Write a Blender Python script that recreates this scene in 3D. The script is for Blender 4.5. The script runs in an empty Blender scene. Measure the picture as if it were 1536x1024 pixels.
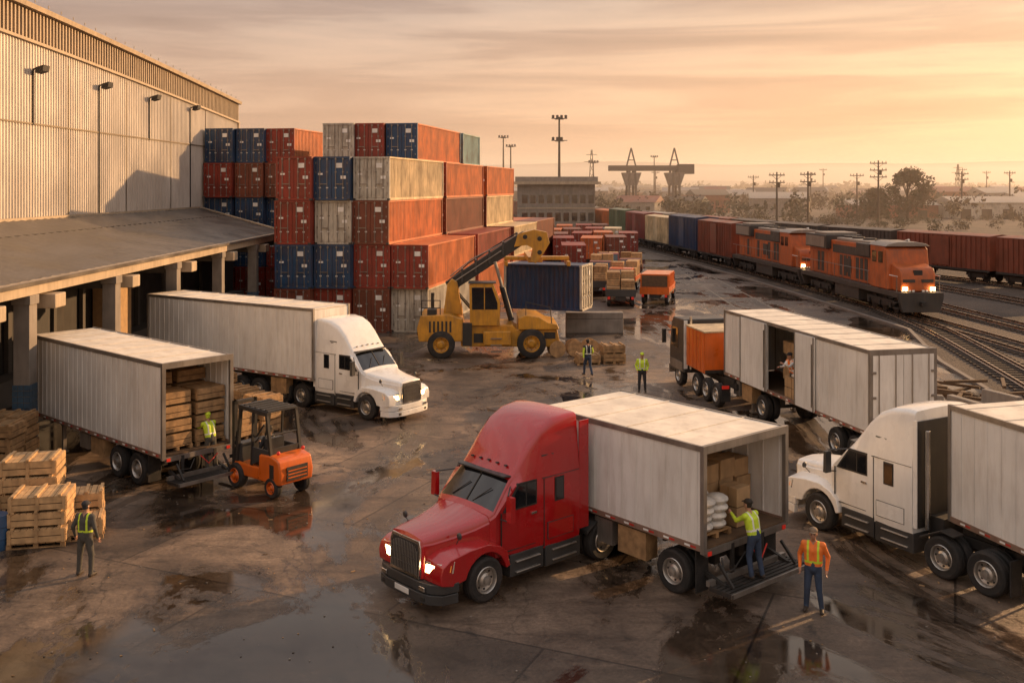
import bpy, bmesh, math, random
import numpy as np
from mathutils import Vector, Matrix
random.seed(7)
HAZE=True
rad=math.radians
sc=bpy.context.scene
sc.view_settings.view_transform='Standard'
# ---------------------------------------------------------------- camera
cam=bpy.data.objects.new("camera",bpy.data.cameras.new("camera"))
sc.collection.objects.link(cam); sc.camera=cam
cam.location=(0,0,9.2); cam.rotation_euler=(rad(90),0,0)
cam.data.lens=35; cam.data.sensor_width=36; cam.data.shift_y=-0.151
cam.data.clip_end=9000; cam.data.clip_start=.1
# ---------------------------------------------------------------- materials
M={}
def nodes(name):
    m=bpy.data.materials.new(name); m.use_nodes=True; M[name]=m
    nt=m.node_tree; nt.nodes.clear()
    out=nt.nodes.new('ShaderNodeOutputMaterial'); p=nt.nodes.new('ShaderNodeBsdfPrincipled')
    nt.links.new(p.outputs[0],out.inputs[0])
    return m,nt,p
def N(nt,t,**k):
    n=nt.nodes.new(t)
    for a,b in k.items(): setattr(n,a,b)
    return n
def ramp(nt,fac,stops):
    r=nt.nodes.new('ShaderNodeValToRGB'); e=r.color_ramp.elements
    while len(e)<len(stops): e.new(.5)
    for s,(p,c) in zip(e,stops):
        s.position=p; s.color=c if len(c)==4 else (*c,1)
    nt.links.new(fac,r.inputs[0]); return r.outputs[0]
def mixc(nt,f,a,b,mode='MIX'):
    n=nt.nodes.new('ShaderNodeMix'); n.data_type='RGBA'; n.blend_type=mode
    for s,v in ((n.inputs[0],f),(n.inputs[6],a),(n.inputs[7],b)):
        if isinstance(v,(int,float)): s.default_value=v
        elif isinstance(v,tuple): s.default_value=(*v,1) if len(v)==3 else v
        else: nt.links.new(v,s)
    return n.outputs[2]
def pm(name,col,rough=.5,metal=0,var=.25,scale=1.5,grime=.35,gcol=(.09,.06,.04),bump=.0,bscale=40,coat=0,streak=True,spec=.5):
    m,nt,p=nodes(name)
    tc=N(nt,'ShaderNodeTexCoord'); oi=N(nt,'ShaderNodeObjectInfo')
    mp=N(nt,'ShaderNodeMapping'); nt.links.new(tc.outputs['Object'],mp.inputs[0])
    cx=N(nt,'ShaderNodeCombineXYZ'); mu=N(nt,'ShaderNodeMath',operation='MULTIPLY'); mu.inputs[1].default_value=37
    nt.links.new(oi.outputs['Random'],mu.inputs[0]); nt.links.new(mu.outputs[0],cx.inputs[0]); nt.links.new(mu.outputs[0],cx.inputs[1])
    nt.links.new(cx.outputs[0],mp.inputs[1])
    n1=N(nt,'ShaderNodeTexNoise'); n1.inputs['Scale'].default_value=scale; n1.inputs['Detail'].default_value=6
    nt.links.new(mp.outputs[0],n1.inputs[0])
    v=ramp(nt,n1.outputs[0],[(.3,(1-var,)*3),(.7,(1+var*.3,)*3)])
    c=mixc(nt,1.0,tuple(col),v,'MULTIPLY')
    if grime>0:
        m2=N(nt,'ShaderNodeMapping'); nt.links.new(mp.outputs[0],m2.inputs[0]); m2.inputs[3].default_value=(5,5,.7) if streak else (3,3,3)
        n2=N(nt,'ShaderNodeTexNoise'); n2.inputs['Scale'].default_value=1.2; n2.inputs['Detail'].default_value=9; n2.inputs['Roughness'].default_value=.65
        nt.links.new(m2.outputs[0],n2.inputs[0])
        g=ramp(nt,n2.outputs[0],[(.45,(0,0,0)),(.78,(grime,)*3)])
        c=mixc(nt,g,c,gcol)
    nt.links.new(c,p.inputs['Base Color'])
    rr=ramp(nt,n1.outputs[0],[(.3,(max(rough-.1,.02),)*3),(.7,(min(rough+.12,1),)*3)])
    nt.links.new(rr,p.inputs['Roughness'])
    p.inputs['Metallic'].default_value=metal; p.inputs['Specular IOR Level'].default_value=spec
    if coat: p.inputs['Coat Weight'].default_value=coat; p.inputs['Coat Roughness'].default_value=.06
    if bump:
        nb=N(nt,'ShaderNodeTexNoise'); nb.inputs['Scale'].default_value=bscale; nb.inputs['Detail'].default_value=5
        nt.links.new(tc.outputs['Object'],nb.inputs[0])
        b=N(nt,'ShaderNodeBump'); b.inputs['Strength'].default_value=bump; b.inputs['Distance'].default_value=.02
        nt.links.new(nb.outputs[0],b.inputs['Height']); nt.links.new(b.outputs[0],p.inputs['Normal'])
    return m
def em(name,col,s):
    m,nt,p=nodes(name); p.inputs['Base Color'].default_value=(*col,1)
    p.inputs['Emission Color'].default_value=(*col,1); p.inputs['Emission Strength'].default_value=s
pm('red_paint',(.40,.007,.009),.22,coat=.9,var=.12,grime=.12)
pm('white_paint',(.78,.76,.72),.3,coat=.5,var=.08,grime=.16,gcol=(.25,.18,.12))
pm('trailer_white',(.74,.72,.68),.42,var=.14,grime=.38,gcol=(.28,.21,.15),scale=.8)
pm('trailer_roof',(.80,.72,.60),.5,var=.2,grime=.35,gcol=(.3,.2,.13),streak=False)
pm('frame_metal',(.30,.27,.24),.45,metal=.6,grime=.4)
pm('rail_brown',(.30,.20,.15),.5,metal=.3,grime=.5,gcol=(.12,.05,.03))
pm('chassis',(.022,.020,.018),.6,grime=.4,gcol=(.08,.055,.04))
pm('dark_grey',(.045,.045,.045),.4,grime=.2)
pm('rubber',(.018,.017,.016),.8,grime=.5,gcol=(.08,.06,.05),bump=.4,bscale=60,streak=False)
pm('rim',(.50,.47,.43),.35,metal=.8,grime=.4)
pm('chrome',(.75,.72,.68),.18,metal=1,grime=.1)
pm('glass_dark',(.010,.011,.013),.04,grime=.05,var=.05,spec=.9)
em('headlight',(1,.62,.25),16); em('marker',(.8,.25,.03),.25); em('taillight',(.5,.02,.01),.25)
pm('red_tape',(.5,.03,.02),.4,grime=.1); pm('white_tape',(.8,.78,.74),.4,grime=.1)
pm('wood',(.40,.24,.11),.75,var=.45,scale=5,grime=.5,gcol=(.13,.07,.03),bump=.3,bscale=20)
pm('wood_pale',(.55,.35,.17),.75,var=.4,scale=4,grime=.4,gcol=(.18,.10,.05),bump=.3,bscale=20)
pm('wood_dark',(.12,.07,.035),.8,var=.4,scale=5,grime=.3)
pm('cardboard',(.44,.28,.14),.85,var=.25,scale=3,grime=.3)
pm('sack_white',(.66,.63,.58),.6,var=.3,scale=6,grime=.2,bump=.6,bscale=14)
CC={'c_red':(.28,.036,.020),'c_brown':(.21,.055,.028),'c_orange':(.58,.15,.035),'c_blue':(.018,.062,.14),'c_white':(.52,.48,.40),
    'c_cream':(.64,.50,.30),'c_teal':(.20,.34,.35),'c_maroon':(.20,.022,.025),'c_dkblue':(.010,.036,.10),'c_grey':(.32,.29,.25),'c_green':(.08,.14,.08)}
for k,c in CC.items(): pm(k,c,.5,var=.4,scale=.7,grime=.8,gcol=(.09,.04,.025))
pm('c_dark',(.07,.055,.045),.6,grime=.5)
pm('yellow_paint',(.55,.26,.02),.4,coat=.2,grime=.6,var=.35)
pm('orange_paint',(.66,.13,.012),.35,coat=.3,grime=.3,var=.2)
pm('loco_orange',(.46,.11,.025),.5,grime=.6,var=.3)
pm('loco_dark',(.045,.04,.036),.5,grime=.4,gcol=(.12,.08,.05))
pm('loco_roof',(.28,.24,.20),.5,grime=.4)
pm('concrete',(.24,.21,.18),.85,var=.3,grime=.4,bump=.2)
pm('concrete_dark',(.09,.08,.07),.85,var=.3,grime=.4,bump=.2)
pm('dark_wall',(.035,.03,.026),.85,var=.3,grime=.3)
pm('cladding',(.58,.53,.47),.42,metal=.15,var=.18,scale=.3,grime=.4,gcol=(.28,.22,.17))
pm('louver',(.20,.16,.11),.5,metal=.3,var=.2,grime=.3)
pm('canopy_roof',(.15,.13,.11),.42,metal=.4,var=.45,scale=.5,grime=.5,gcol=(.06,.045,.035))
pm('fascia',(.42,.33,.23),.6,var=.2,grime=.4)
pm('blue_tile',(.05,.11,.18),.5,var=.3,grime=.4)
pm('blue_plastic',(.03,.09,.2),.4,grime=.3)
pm('rail_steel',(.42,.31,.23),.25,metal=.9,grime=.3)
pm('sleeper',(.06,.045,.035),.9,grime=.3)
pm('kerb',(.20,.17,.145),.85,grime=.4)
pm('pole_wood',(.05,.036,.026),.9,grime=.2)
pm('pole_metal',(.10,.085,.07),.6,metal=.4,grime=.3)
pm('leaf',(.030,.032,.012),.8,var=.6,scale=.8,grime=0)
pm('leaf_dry',(.055,.040,.017),.8,var=.5,scale=.05,grime=0)
pm('hill',(.06,.05,.04),.95,var=.4,scale=.004,grime=0)
pm('skin',(.42,.22,.14),.5,var=.1,grime=0); pm('skin_dark',(.25,.13,.08),.5,var=.1,grime=0)
pm('hair',(.025,.018,.012),.7,grime=0)
pm('vest_yellow',(.55,.72,.04),.7,var=.2,scale=9,grime=.1); pm('vest_orange',(.85,.20,.03),.7,var=.2,scale=9,grime=.1)
pm('reflective',(.78,.78,.65),.4,grime=0)
pm('cloth_grey',(.075,.07,.06),.9,var=.3,scale=9,grime=.1); pm('cloth_dark',(.03,.03,.035),.9,var=.3,scale=9,grime=.1)
pm('cloth_tan',(.22,.16,.11),.9,var=.3,scale=9,grime=.1)
pm('denim',(.035,.055,.10),.9,var=.35,scale=9,grime=.15); pm('boot',(.04,.028,.02),.7,grime=.2)
pm('worn_paint',(.34,.29,.22),.7,var=.5,scale=3,grime=.9,gcol=(.07,.05,.04),streak=False)
# ---------------------------------------------------------------- mesh builder
class B:
    def __init__(s): s.v=[];s.f=[];s.m=[];s.mats=[]; s.X=None
    def mi(s,m):
        if m not in s.mats: s.mats.append(m)
        return s.mats.index(m)
    def add(s,vs,fs,m):
        o=len(s.v)
        if s.X is not None: vs=[tuple(s.X@Vector(v)) for v in vs]
        s.v+= [tuple(v) for v in vs]
        for k,f in enumerate(fs):
            s.f.append([o+i for i in f]); s.m.append(s.mi(m if isinstance(m,str) else m[k]))
    def box(s,x0,x1,y0,y1,z0,z1,m):
        s.hexa([(x0,y0,z0),(x1,y0,z0),(x1,y1,z0),(x0,y1,z0),(x0,y0,z1),(x1,y0,z1),(x1,y1,z1),(x0,y1,z1)],m)
    def hexa(s,p,m):
        s.add(p,[(0,3,2,1),(4,5,6,7),(0,1,5,4),(1,2,6,5),(2,3,7,6),(3,0,4,7)],m)
    def beam(s,a,b,w,h,m,up=(0,0,1)):
        a=Vector(a);b=Vector(b);d=(b-a).normalized();u=Vector(up)
        if abs(d.dot(u))>.98:u=Vector((1,0,0))
        r=d.cross(u).normalized();u=r.cross(d)
        q=[]
        for p in(a,b):
            for i,j in((-1,-1),(1,-1),(1,1),(-1,1)): q.append(p+r*i*w/2+u*j*h/2)
        s.hexa(q,m)
    def extr(s,prof,axis,a,b,m,prof2=None):
        n=len(prof);vs=[]
        for t,pr in((a,prof),(b,prof2 or prof)):
            for p,q in pr: vs.append({'x':(t,p,q),'y':(p,t,q),'z':(p,q,t)}[axis])
        fs=[tuple(range(n)),tuple(range(2*n-1,n-1,-1))]+[(i,(i+1)%n,n+(i+1)%n,n+i) for i in range(n)]
        s.add(vs,fs,m)
    def tube(s,pts,rs,m,n=8,cap=True):
        pts=[Vector(p) for p in pts]
        if isinstance(rs,(int,float)): rs=[rs]*len(pts)
        vs=[];fs=[];pr=None
        for i,p in enumerate(pts):
            d=(pts[min(i+1,len(pts)-1)]-pts[max(i-1,0)]).normalized()
            if pr is None: pr=d.orthogonal().normalized()
            pr=(pr-d*pr.dot(d)).normalized(); q=d.cross(pr)
            for k in range(n):
                a=2*math.pi*k/n; vs.append(p+(pr*math.cos(a)+q*math.sin(a))*rs[i])
        for i in range(len(pts)-1):
            for k in range(n): fs.append((i*n+k,i*n+(k+1)%n,(i+1)*n+(k+1)%n,(i+1)*n+k))
        if cap: fs.append(tuple(range(n-1,-1,-1))); fs.append(tuple((len(pts)-1)*n+k for k in range(n)))
        s.add(vs,fs,m)
    def lathe_y(s,c,prof,m,n=28):
        vs=[];fs=[];L=len(prof)
        for k in range(n):
            a=2*math.pi*k/n
            for r,y in prof: vs.append((c[0]+r*math.cos(a),c[1]+y,c[2]+r*math.sin(a)))
        for k in range(n):
            for i in range(L-1): fs.append((k*L+i,k*L+i+1,((k+1)%n)*L+i+1,((k+1)%n)*L+i))
        s.add(vs,fs,m)
    def wheel(s,x,y,r=.5,w=.3,side=1,rim='rim',n=28):
        c=(x,y,r); g=side
        s.lathe_y(c,[(.56*r,-w/2),(.88*r,-w/2),(.97*r,-w/2+.03),(r,-w/2+.07),(r,-.02),(.975*r,-.01),(.975*r,.01),(r,.02),(r,w/2-.07),(.97*r,w/2-.03),(.88*r,w/2),(.60*r,w/2-.01),(.56*r,w/2-.03)],'rubber',n)
        s.lathe_y(c,[(.60*r,g*(w/2-.012)),(.57*r,g*(w/2+.004)),(.53*r,g*(w/2-.02)),(.50*r,g*(w/2-.09)),(.36*r,g*(w/2-.12)),(.30*r,g*(w/2-.05)),(.20*r,g*(w/2-.02)),(.18*r,g*(w/2+.05)),(.001,g*(w/2+.06))],rim,n)
        s.lathe_y(c,[(.57*r,-g*(w/2-.05)),(.001,-g*(w/2-.05))],'chassis',12)
        for k in range(8):
            a=2*math.pi*k/8
            s.box(x+.43*r*math.cos(a)-.022,x+.43*r*math.cos(a)+.022,*sorted((y+g*(w/2-.13),y+g*(w/2-.095))),r+.43*r*math.sin(a)-.022,r+.43*r*math.sin(a)+.022,'chassis')
    def rings(s,R,m,closed=False,capm=None):
        n=len(R[0]);vs=[p for r in R for p in r];fs=[];ms=[]
        for i in range(len(R)-1):
            for j in range(n if closed else n-1):
                fs.append((i*n+j,i*n+(j+1)%n,(i+1)*n+(j+1)%n,(i+1)*n+j)); ms.append(m(i,j) if callable(m) else m)
        cm=capm or (m if isinstance(m,str) else m(0,0))
        fs.append(tuple(range(n)));ms.append(cm); fs.append(tuple((len(R)-1)*n+k for k in range(n)));ms.append(cm)
        s.add(vs,fs,ms)
    def ell(s,c,r,m,nu=10,nv=7):
        vs=[];fs=[]
        for i in range(nv+1):
            t=math.pi*i/nv
            for j in range(nu):
                p=2*math.pi*j/nu
                vs.append(Vector((r[0]*math.sin(t)*math.cos(p),r[1]*math.sin(t)*math.sin(p),r[2]*math.cos(t)))+Vector(c))
        for i in range(nv):
            for j in range(nu): fs.append((i*nu+j,i*nu+(j+1)%nu,(i+1)*nu+(j+1)%nu,(i+1)*nu+j))
        s.add(vs,fs,m)
    def mesh(s,name,sharp=35):
        me=bpy.data.meshes.new(name); me.from_pydata(s.v,[],s.f)
        for m in s.mats: me.materials.append(M[m])
        me.polygons.foreach_set('material_index',s.m)
        bm=bmesh.new(); bm.from_mesh(me)
        bmesh.ops.remove_doubles(bm,verts=bm.verts,dist=1e-5) if len(bm.verts)<40000 else None
        bmesh.ops.recalc_face_normals(bm,faces=bm.faces)
        for f in bm.faces:f.smooth=True
        for e in bm.edges:
            if len(e.link_faces)!=2 or e.calc_face_angle(0)>rad(sharp): e.smooth=False
        bm.to_mesh(me); bm.free(); return me
    def obj(s,name,parent=None,loc=(0,0,0),rot=0,bevel=0,sharp=35):
        o=bpy.data.objects.new(name,s.mesh(name,sharp)); sc.collection.objects.link(o)
        o.location=loc; o.rotation_euler=(0,0,rad(rot))
        if parent:o.parent=parent
        if bevel:
            b=o.modifiers.new('bevel','BEVEL');b.width=bevel;b.segments=2;b.limit_method='ANGLE';b.angle_limit=rad(38);b.harden_normals=True
        return o
def empty(name,loc=(0,0,0),rot=0):
    e=bpy.data.objects.new(name,None);sc.collection.objects.link(e);e.location=loc;e.rotation_euler=(0,0,rad(rot));e.empty_display_size=.3;return e
def inst(name,me,loc,rot,parent=None):
    o=bpy.data.objects.new(name,me);sc.collection.objects.link(o);o.location=loc;o.rotation_euler=(0,0,rad(rot))
    if parent:o.parent=parent
    return o
# ---------------------------------------------------------------- world & sun
SUNAZ=Vector((.83,.56,0)).normalized(); EL=rad(15)
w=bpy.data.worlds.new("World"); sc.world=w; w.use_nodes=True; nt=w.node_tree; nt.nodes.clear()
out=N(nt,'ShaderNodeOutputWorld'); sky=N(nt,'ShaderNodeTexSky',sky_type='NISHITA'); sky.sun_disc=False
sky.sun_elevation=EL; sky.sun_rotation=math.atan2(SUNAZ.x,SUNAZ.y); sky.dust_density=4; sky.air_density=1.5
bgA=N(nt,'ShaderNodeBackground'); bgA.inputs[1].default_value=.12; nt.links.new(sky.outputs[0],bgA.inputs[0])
tc=N(nt,'ShaderNodeTexCoord'); sep=N(nt,'ShaderNodeSeparateXYZ'); nt.links.new(tc.outputs['Generated'],sep.inputs[0])
base=ramp(nt,sep.outputs[2],[(0,(.88,.50,.27)),(.03,(.93,.54,.30)),(.09,(.86,.54,.34)),(.19,(.58,.435,.345)),(.40,(.82,.69,.58)),(1,(.95,.90,.86))])  # higher elevations brightened to add fill light
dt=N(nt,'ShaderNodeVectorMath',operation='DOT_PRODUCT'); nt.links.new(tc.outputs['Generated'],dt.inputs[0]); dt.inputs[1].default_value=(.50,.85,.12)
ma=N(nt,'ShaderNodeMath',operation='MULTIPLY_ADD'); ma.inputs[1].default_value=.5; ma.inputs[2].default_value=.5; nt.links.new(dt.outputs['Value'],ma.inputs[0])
gl=ramp(nt,ma.outputs[0],[(0,(.68,.70,.74)),(.35,(.64,.645,.67)),(.75,(.52,.525,.56)),(.90,(.56,.565,.60)),(.955,(.66,.64,.63)),(1,(.82,.75,.66))])  # sun-side glow; sky behind the camera raised as added fill
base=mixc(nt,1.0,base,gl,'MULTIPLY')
mp=N(nt,'ShaderNodeMapping'); nt.links.new(tc.outputs['Generated'],mp.inputs[0]); mp.inputs[3].default_value=(1.3,1.3,17); mp.inputs[2].default_value=(0.04,0.03,0)
nz=N(nt,'ShaderNodeTexNoise'); nt.links.new(mp.outputs[0],nz.inputs[0]); nz.inputs['Scale'].default_value=1.6; nz.inputs['Detail'].default_value=9; nz.inputs['Roughness'].default_value=.56; nz.inputs['Distortion'].default_value=.5
cl=ramp(nt,nz.outputs[0],[(.33,(1.0,.98,.95)),(.45,(.87,.86,.85)),(.54,(.70,.665,.67)),(.70,(.56,.52,.53))])
cm=N(nt,'ShaderNodeMapRange'); nt.links.new(sep.outputs[2],cm.inputs[0]); cm.inputs[1].default_value=.01; cm.inputs[2].default_value=.06
cl2=mixc(nt,cm.outputs[0],(.86,.85,.84),cl)
base=mixc(nt,1.0,base,cl2,'MULTIPLY')
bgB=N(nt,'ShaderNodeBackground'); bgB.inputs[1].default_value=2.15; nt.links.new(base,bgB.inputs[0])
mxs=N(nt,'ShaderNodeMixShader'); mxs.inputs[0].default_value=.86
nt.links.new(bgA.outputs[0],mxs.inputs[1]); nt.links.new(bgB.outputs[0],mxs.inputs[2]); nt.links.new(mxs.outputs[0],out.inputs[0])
sl=bpy.data.lights.new('sun','SUN'); sl.energy=6.8; sl.angle=rad(.6); sl.color=(1,.58,.27)
so=bpy.data.objects.new('sun',sl); sc.collection.objects.link(so)
sd=Vector((SUNAZ.x*math.cos(EL),SUNAZ.y*math.cos(EL),math.sin(EL))); so.rotation_euler=sd.to_track_quat('Z','Y').to_euler(); so.location=(60,60,40)
# ---------------------------------------------------------------- ground materials
def ground_mat():
    m,nt,p=nodes('wet_asphalt')
    g=N(nt,'ShaderNodeNewGeometry'); P=g.outputs['Position']
    def noise(s,d=6,r=.55,dist=0,sc3=None,rz=.6):
        n=N(nt,'ShaderNodeTexNoise'); n.inputs['Scale'].default_value=s;n.inputs['Detail'].default_value=d;n.inputs['Roughness'].default_value=r;n.inputs['Distortion'].default_value=dist
        if sc3:
            mm=N(nt,'ShaderNodeMapping');mm.inputs[3].default_value=sc3;mm.inputs[2].default_value=(0,0,rz);nt.links.new(P,mm.inputs[0]);nt.links.new(mm.outputs[0],n.inputs[0])
        else: nt.links.new(P,n.inputs[0])
        return n.outputs[0]
    big=noise(.12,9,.62,.5); mid=noise(.6,9,.65,.4); fine=noise(11,5,.75); grit=noise(70,2,.8)
    c=ramp(nt,big,[(.32,(.046,.035,.028)),(.5,(.105,.078,.059)),(.66,(.21,.158,.116))])
    c=mixc(nt,.8,c,ramp(nt,mid,[(.32,(.42,.42,.42)),(.68,(1.5,1.45,1.4))]),'MULTIPLY')
    c=mixc(nt,.65,c,ramp(nt,fine,[(.33,(.45,.45,.45)),(.67,(1.5,1.5,1.5))]),'MULTIPLY')
    c=mixc(nt,.5,c,ramp(nt,grit,[(.35,(.35,.35,.35)),(.65,(1.75,1.75,1.75))]),'MULTIPLY')
    tr=noise(.35,5,.6,1.0,(1.0,6.0,1),.75); c=mixc(nt,.5,c,ramp(nt,tr,[(.40,(1.15,1.15,1.15)),(.52,(1,1,1)),(.62,(.5,.48,.46))]),'MULTIPLY')
    mp=N(nt,'ShaderNodeMapping'); nt.links.new(P,mp.inputs[0]); mp.inputs[2].default_value=(0,0,rad(24))
    br=N(nt,'ShaderNodeTexBrick'); nt.links.new(mp.outputs[0],br.inputs[0])
    br.inputs['Scale'].default_value=1; br.inputs['Brick Width'].default_value=7.5; br.inputs['Row Height'].default_value=4.6; br.inputs['Mortar Size'].default_value=.035; br.inputs['Mortar Smooth'].default_value=.4
    br.inputs['Color1'].default_value=(.70,.70,.70,1); br.inputs['Color2'].default_value=(1.35,1.30,1.24,1); br.inputs['Mortar'].default_value=(.22,.20,.18,1)
    c=mixc(nt,.8,c,br.outputs[0],'MULTIPLY')
    vo=N(nt,'ShaderNodeTexVoronoi',feature='DISTANCE_TO_EDGE'); vo.inputs['Scale'].default_value=.28
    dm=N(nt,'ShaderNodeVectorMath',operation='ADD'); nn=N(nt,'ShaderNodeTexNoise'); nn.inputs['Scale'].default_value=.9; nn.inputs['Detail'].default_value=6; nt.links.new(P,nn.inputs[0])
    nt.links.new(P,dm.inputs[0]); nt.links.new(nn.outputs['Color'],dm.inputs[1]); nt.links.new(dm.outputs[0],vo.inputs[0])
    cr=ramp(nt,vo.outputs[0],[(.0,(.35,.33,.32)),(.008,(1,1,1))])
    c=mixc(nt,ramp(nt,big,[(.45,(0,0,0)),(.6,(1,1,1))]),c,mixc(nt,1.0,c,cr,'MULTIPLY'))
    st=noise(.9,7,.65,1.2); c=mixc(nt,ramp(nt,st,[(.56,(0,0,0)),(.68,(.8,.8,.8))]),c,(.022,.018,.015))
    wet=noise(.20,9,.68,.9,(1,.5,1)); wm=ramp(nt,wet,[(.48,(0,0,0)),(.535,(1,1,1))])
    c=mixc(nt,wm,c,mixc(nt,1.0,c,(.36,.35,.34),'MULTIPLY'))
    nt.links.new(c,p.inputs['Base Color'])
    r1=ramp(nt,mid,[(.3,(.36,.36,.36)),(.7,(.72,.72,.72))])
    r=mixc(nt,wm,r1,ramp(nt,mid,[(.42,(.02,.02,.02)),(.64,(.20,.20,.20))]))
    nt.links.new(r,p.inputs['Roughness'])
    b=N(nt,'ShaderNodeBump'); b.inputs['Distance'].default_value=.025
    iv=ramp(nt,wet,[(.48,(.65,.65,.65)),(.535,(.012,.012,.012))]); nt.links.new(iv,b.inputs['Strength'])
    hh=N(nt,'ShaderNodeMath',operation='ADD'); nt.links.new(fine,hh.inputs[0]); nt.links.new(grit,hh.inputs[1]); nt.links.new(hh.outputs[0],b.inputs['Height'])
    nt.links.new(b.outputs[0],p.inputs['Normal'])
ground_mat()
def gravel():
    m,nt,p=nodes('gravel_mat'); g=N(nt,'ShaderNodeNewGeometry'); P=g.outputs['Position']
    def noise(s,d=6,r=.6):
        n=N(nt,'ShaderNodeTexNoise'); n.inputs['Scale'].default_value=s;n.inputs['Detail'].default_value=d;n.inputs['Roughness'].default_value=r; nt.links.new(P,n.inputs[0]); return n.outputs[0]
    c=ramp(nt,noise(.12),[(.35,(.036,.028,.023)),(.65,(.105,.079,.060))])
    c=mixc(nt,.8,c,ramp(nt,noise(5,5,.8),[(.36,(.35,.35,.35)),(.64,(1.7,1.6,1.5))]),'MULTIPLY')
    nt.links.new(c,p.inputs['Base Color']); p.inputs['Roughness'].default_value=.9
    b=N(nt,'ShaderNodeBump');b.inputs['Strength'].default_value=1;b.inputs['Distance'].default_value=.06; nt.links.new(noise(9,4,.8),b.inputs['Height']); nt.links.new(b.outputs[0],p.inputs['Normal'])
gravel()
pm('dirt',(.10,.078,.046),.95,var=.6,scale=.02,grime=.6,gcol=(.04,.04,.02),streak=False)
def sheet(name,pts,z,mat):
    b=B(); b.add([(x,y,z) for x,y in pts],[tuple(range(len(pts)))],mat); return b.obj(name)
sheet('ground',[(-4000,-60),(4000,-60),(4000,6000),(-4000,6000)],-.012,'dirt')
def cat(pts,n=14):
    P=[Vector((*p,0)) for p in pts]; P=[P[0]*2-P[1]]+P+[P[-1]*2-P[-2]]; o=[]
    for i in range(1,len(P)-2):
        for k in range(n):
            t=k/n;a,b_,c,d=P[i-1:i+3]
            o.append(.5*((2*b_)+(c-a)*t+(2*a-5*b_+4*c-d)*t*t+(3*b_-a-3*c+d)*t**3))
    o.append(P[-2]); return o
class Path:
    def __init__(s,pts):
        s.p=cat(pts);s.s=[0]
        for a,b in zip(s.p,s.p[1:]): s.s.append(s.s[-1]+(b-a).length)
    def at(s,d):
        d=max(0,min(d,s.s[-1]-1e-4))
        i=np.searchsorted(s.s,d,side='right')-1; i=min(i,len(s.p)-2)
        t=(d-s.s[i])/(s.s[i+1]-s.s[i]); return s.p[i].lerp(s.p[i+1],t),(s.p[i+1]-s.p[i]).normalized()
    def atY(s,y):
        for i,p in enumerate(s.p):
            if p.y>=y:return s.s[i]
        return s.s[-1]
TA=Path([(26.5,10),(28.3,35),(28.9,52),(28.2,70),(27.1,90),(25.5,110),(23.6,127),(21.2,149),(16.6,191),(11,229),(3,275),(-12,330),(-35,390)])
TB=Path([(19.5,25),(22.6,38),(25.2,52),(27.2,65),(28.0,78)])
TC=Path([(54,62),(50,78),(46,92),(41.5,105),(37.6,118),(33.5,140),(28,172),(20,214),(10,255),(-6,310),(-30,375)])
def off(path,o,step=6):
    r=[];d=0
    while d<path.s[-1]:
        p,t=path.at(d); q=p+Vector((-t.y,t.x,0))*o; r.append((q.x,q.y)); d+=step
    return r
TD=Path([q for q in off(TA,-4.6) if q[1]<125]+[(28.6,135)])
TE=Path([(44,40),(42.5,60),(39.5,85),(35.5,108),(32,130),(27.5,160)])
edge=[(16.5,8),(18.5,25),(20.5,38),(22.4,52)]+[q for q in off(TA,3.1) if q[1]>60]
sheet('yard_pavement',edge+[(-60,395),(-60,5),(-28,5)],0,'wet_asphalt')
sheet('gravel',edge+[(60,420),(300,420),(300,8)],-.004,'gravel_mat')
def track(name,path):
    b=B();d=0
    while d<min(path.s[-1],230):
        p,t=path.at(d); n=Vector((-t.y,t.x,0)); 
        b.beam(p-n*1.3+Vector((0,0,.03)),p+n*1.3+Vector((0,0,.03)),.25,.12,'sleeper'); d+=.65
    for o in(-.72,.72):
        R=[];d=0
        while d<path.s[-1]-.1:
            p,t=path.at(d);n=Vector((-t.y,t.x,0));q=p+n*o
            R.append([q+n*.075+Vector((0,0,.09)),q+n*.02+Vector((0,0,.12)),q+n*.04+Vector((0,0,.25)),q-n*.04+Vector((0,0,.25)),q-n*.02+Vector((0,0,.12)),q-n*.075+Vector((0,0,.09))]); d+=2.0
        b.rings(R,'rail_steel',closed=True)
    b.obj(name)
for t_ in(TA,TB,TC,TD,TE): track('railway_track',t_)
b=B();R=[]
for (x,y) in edge[1:-2]: R.append([(x-.12,y,0),(x-.12,y,.13),(x+.12,y,.13),(x+.12,y,0)])
b.rings(R,'kerb'); b.obj('kerb')
b=B()
def line(p,q,wd=.12):
    p=Vector((*p,.004));q=Vector((*q,.004));d=(q-p).normalized();n=Vector((-d.y,d.x,0))*wd/2
    b.add([p-n,q-n,q+n,p+n],[(0,1,2,3)],'worn_paint')
line((19.5,62),(20.5,105)); line((16.5,62),(18.2,105)); line((13.5,40),(16,60))
b.obj('road_marking')
b=B(); random.seed(21)
for k in range(1500):
    x=random.uniform(-14,17);y=random.uniform(15,60)
    r=random.uniform(.006,.026); b.ell((x,y,r*.4),(r*random.uniform(.7,1.6),r,r*.6),random.choice(('concrete','wood','concrete_dark','kerb')),5,3)
for k in range(40):
    x=random.uniform(-12,14);y=random.uniform(20,45);a=random.uniform(0,3)
    b.beam((x,y,.010),(x+.12*math.cos(a),y+.12*math.sin(a),.010),.03,.012,random.choice(('wood','wood_dark','cardboard')))
b.obj('loose_debris')
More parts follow.
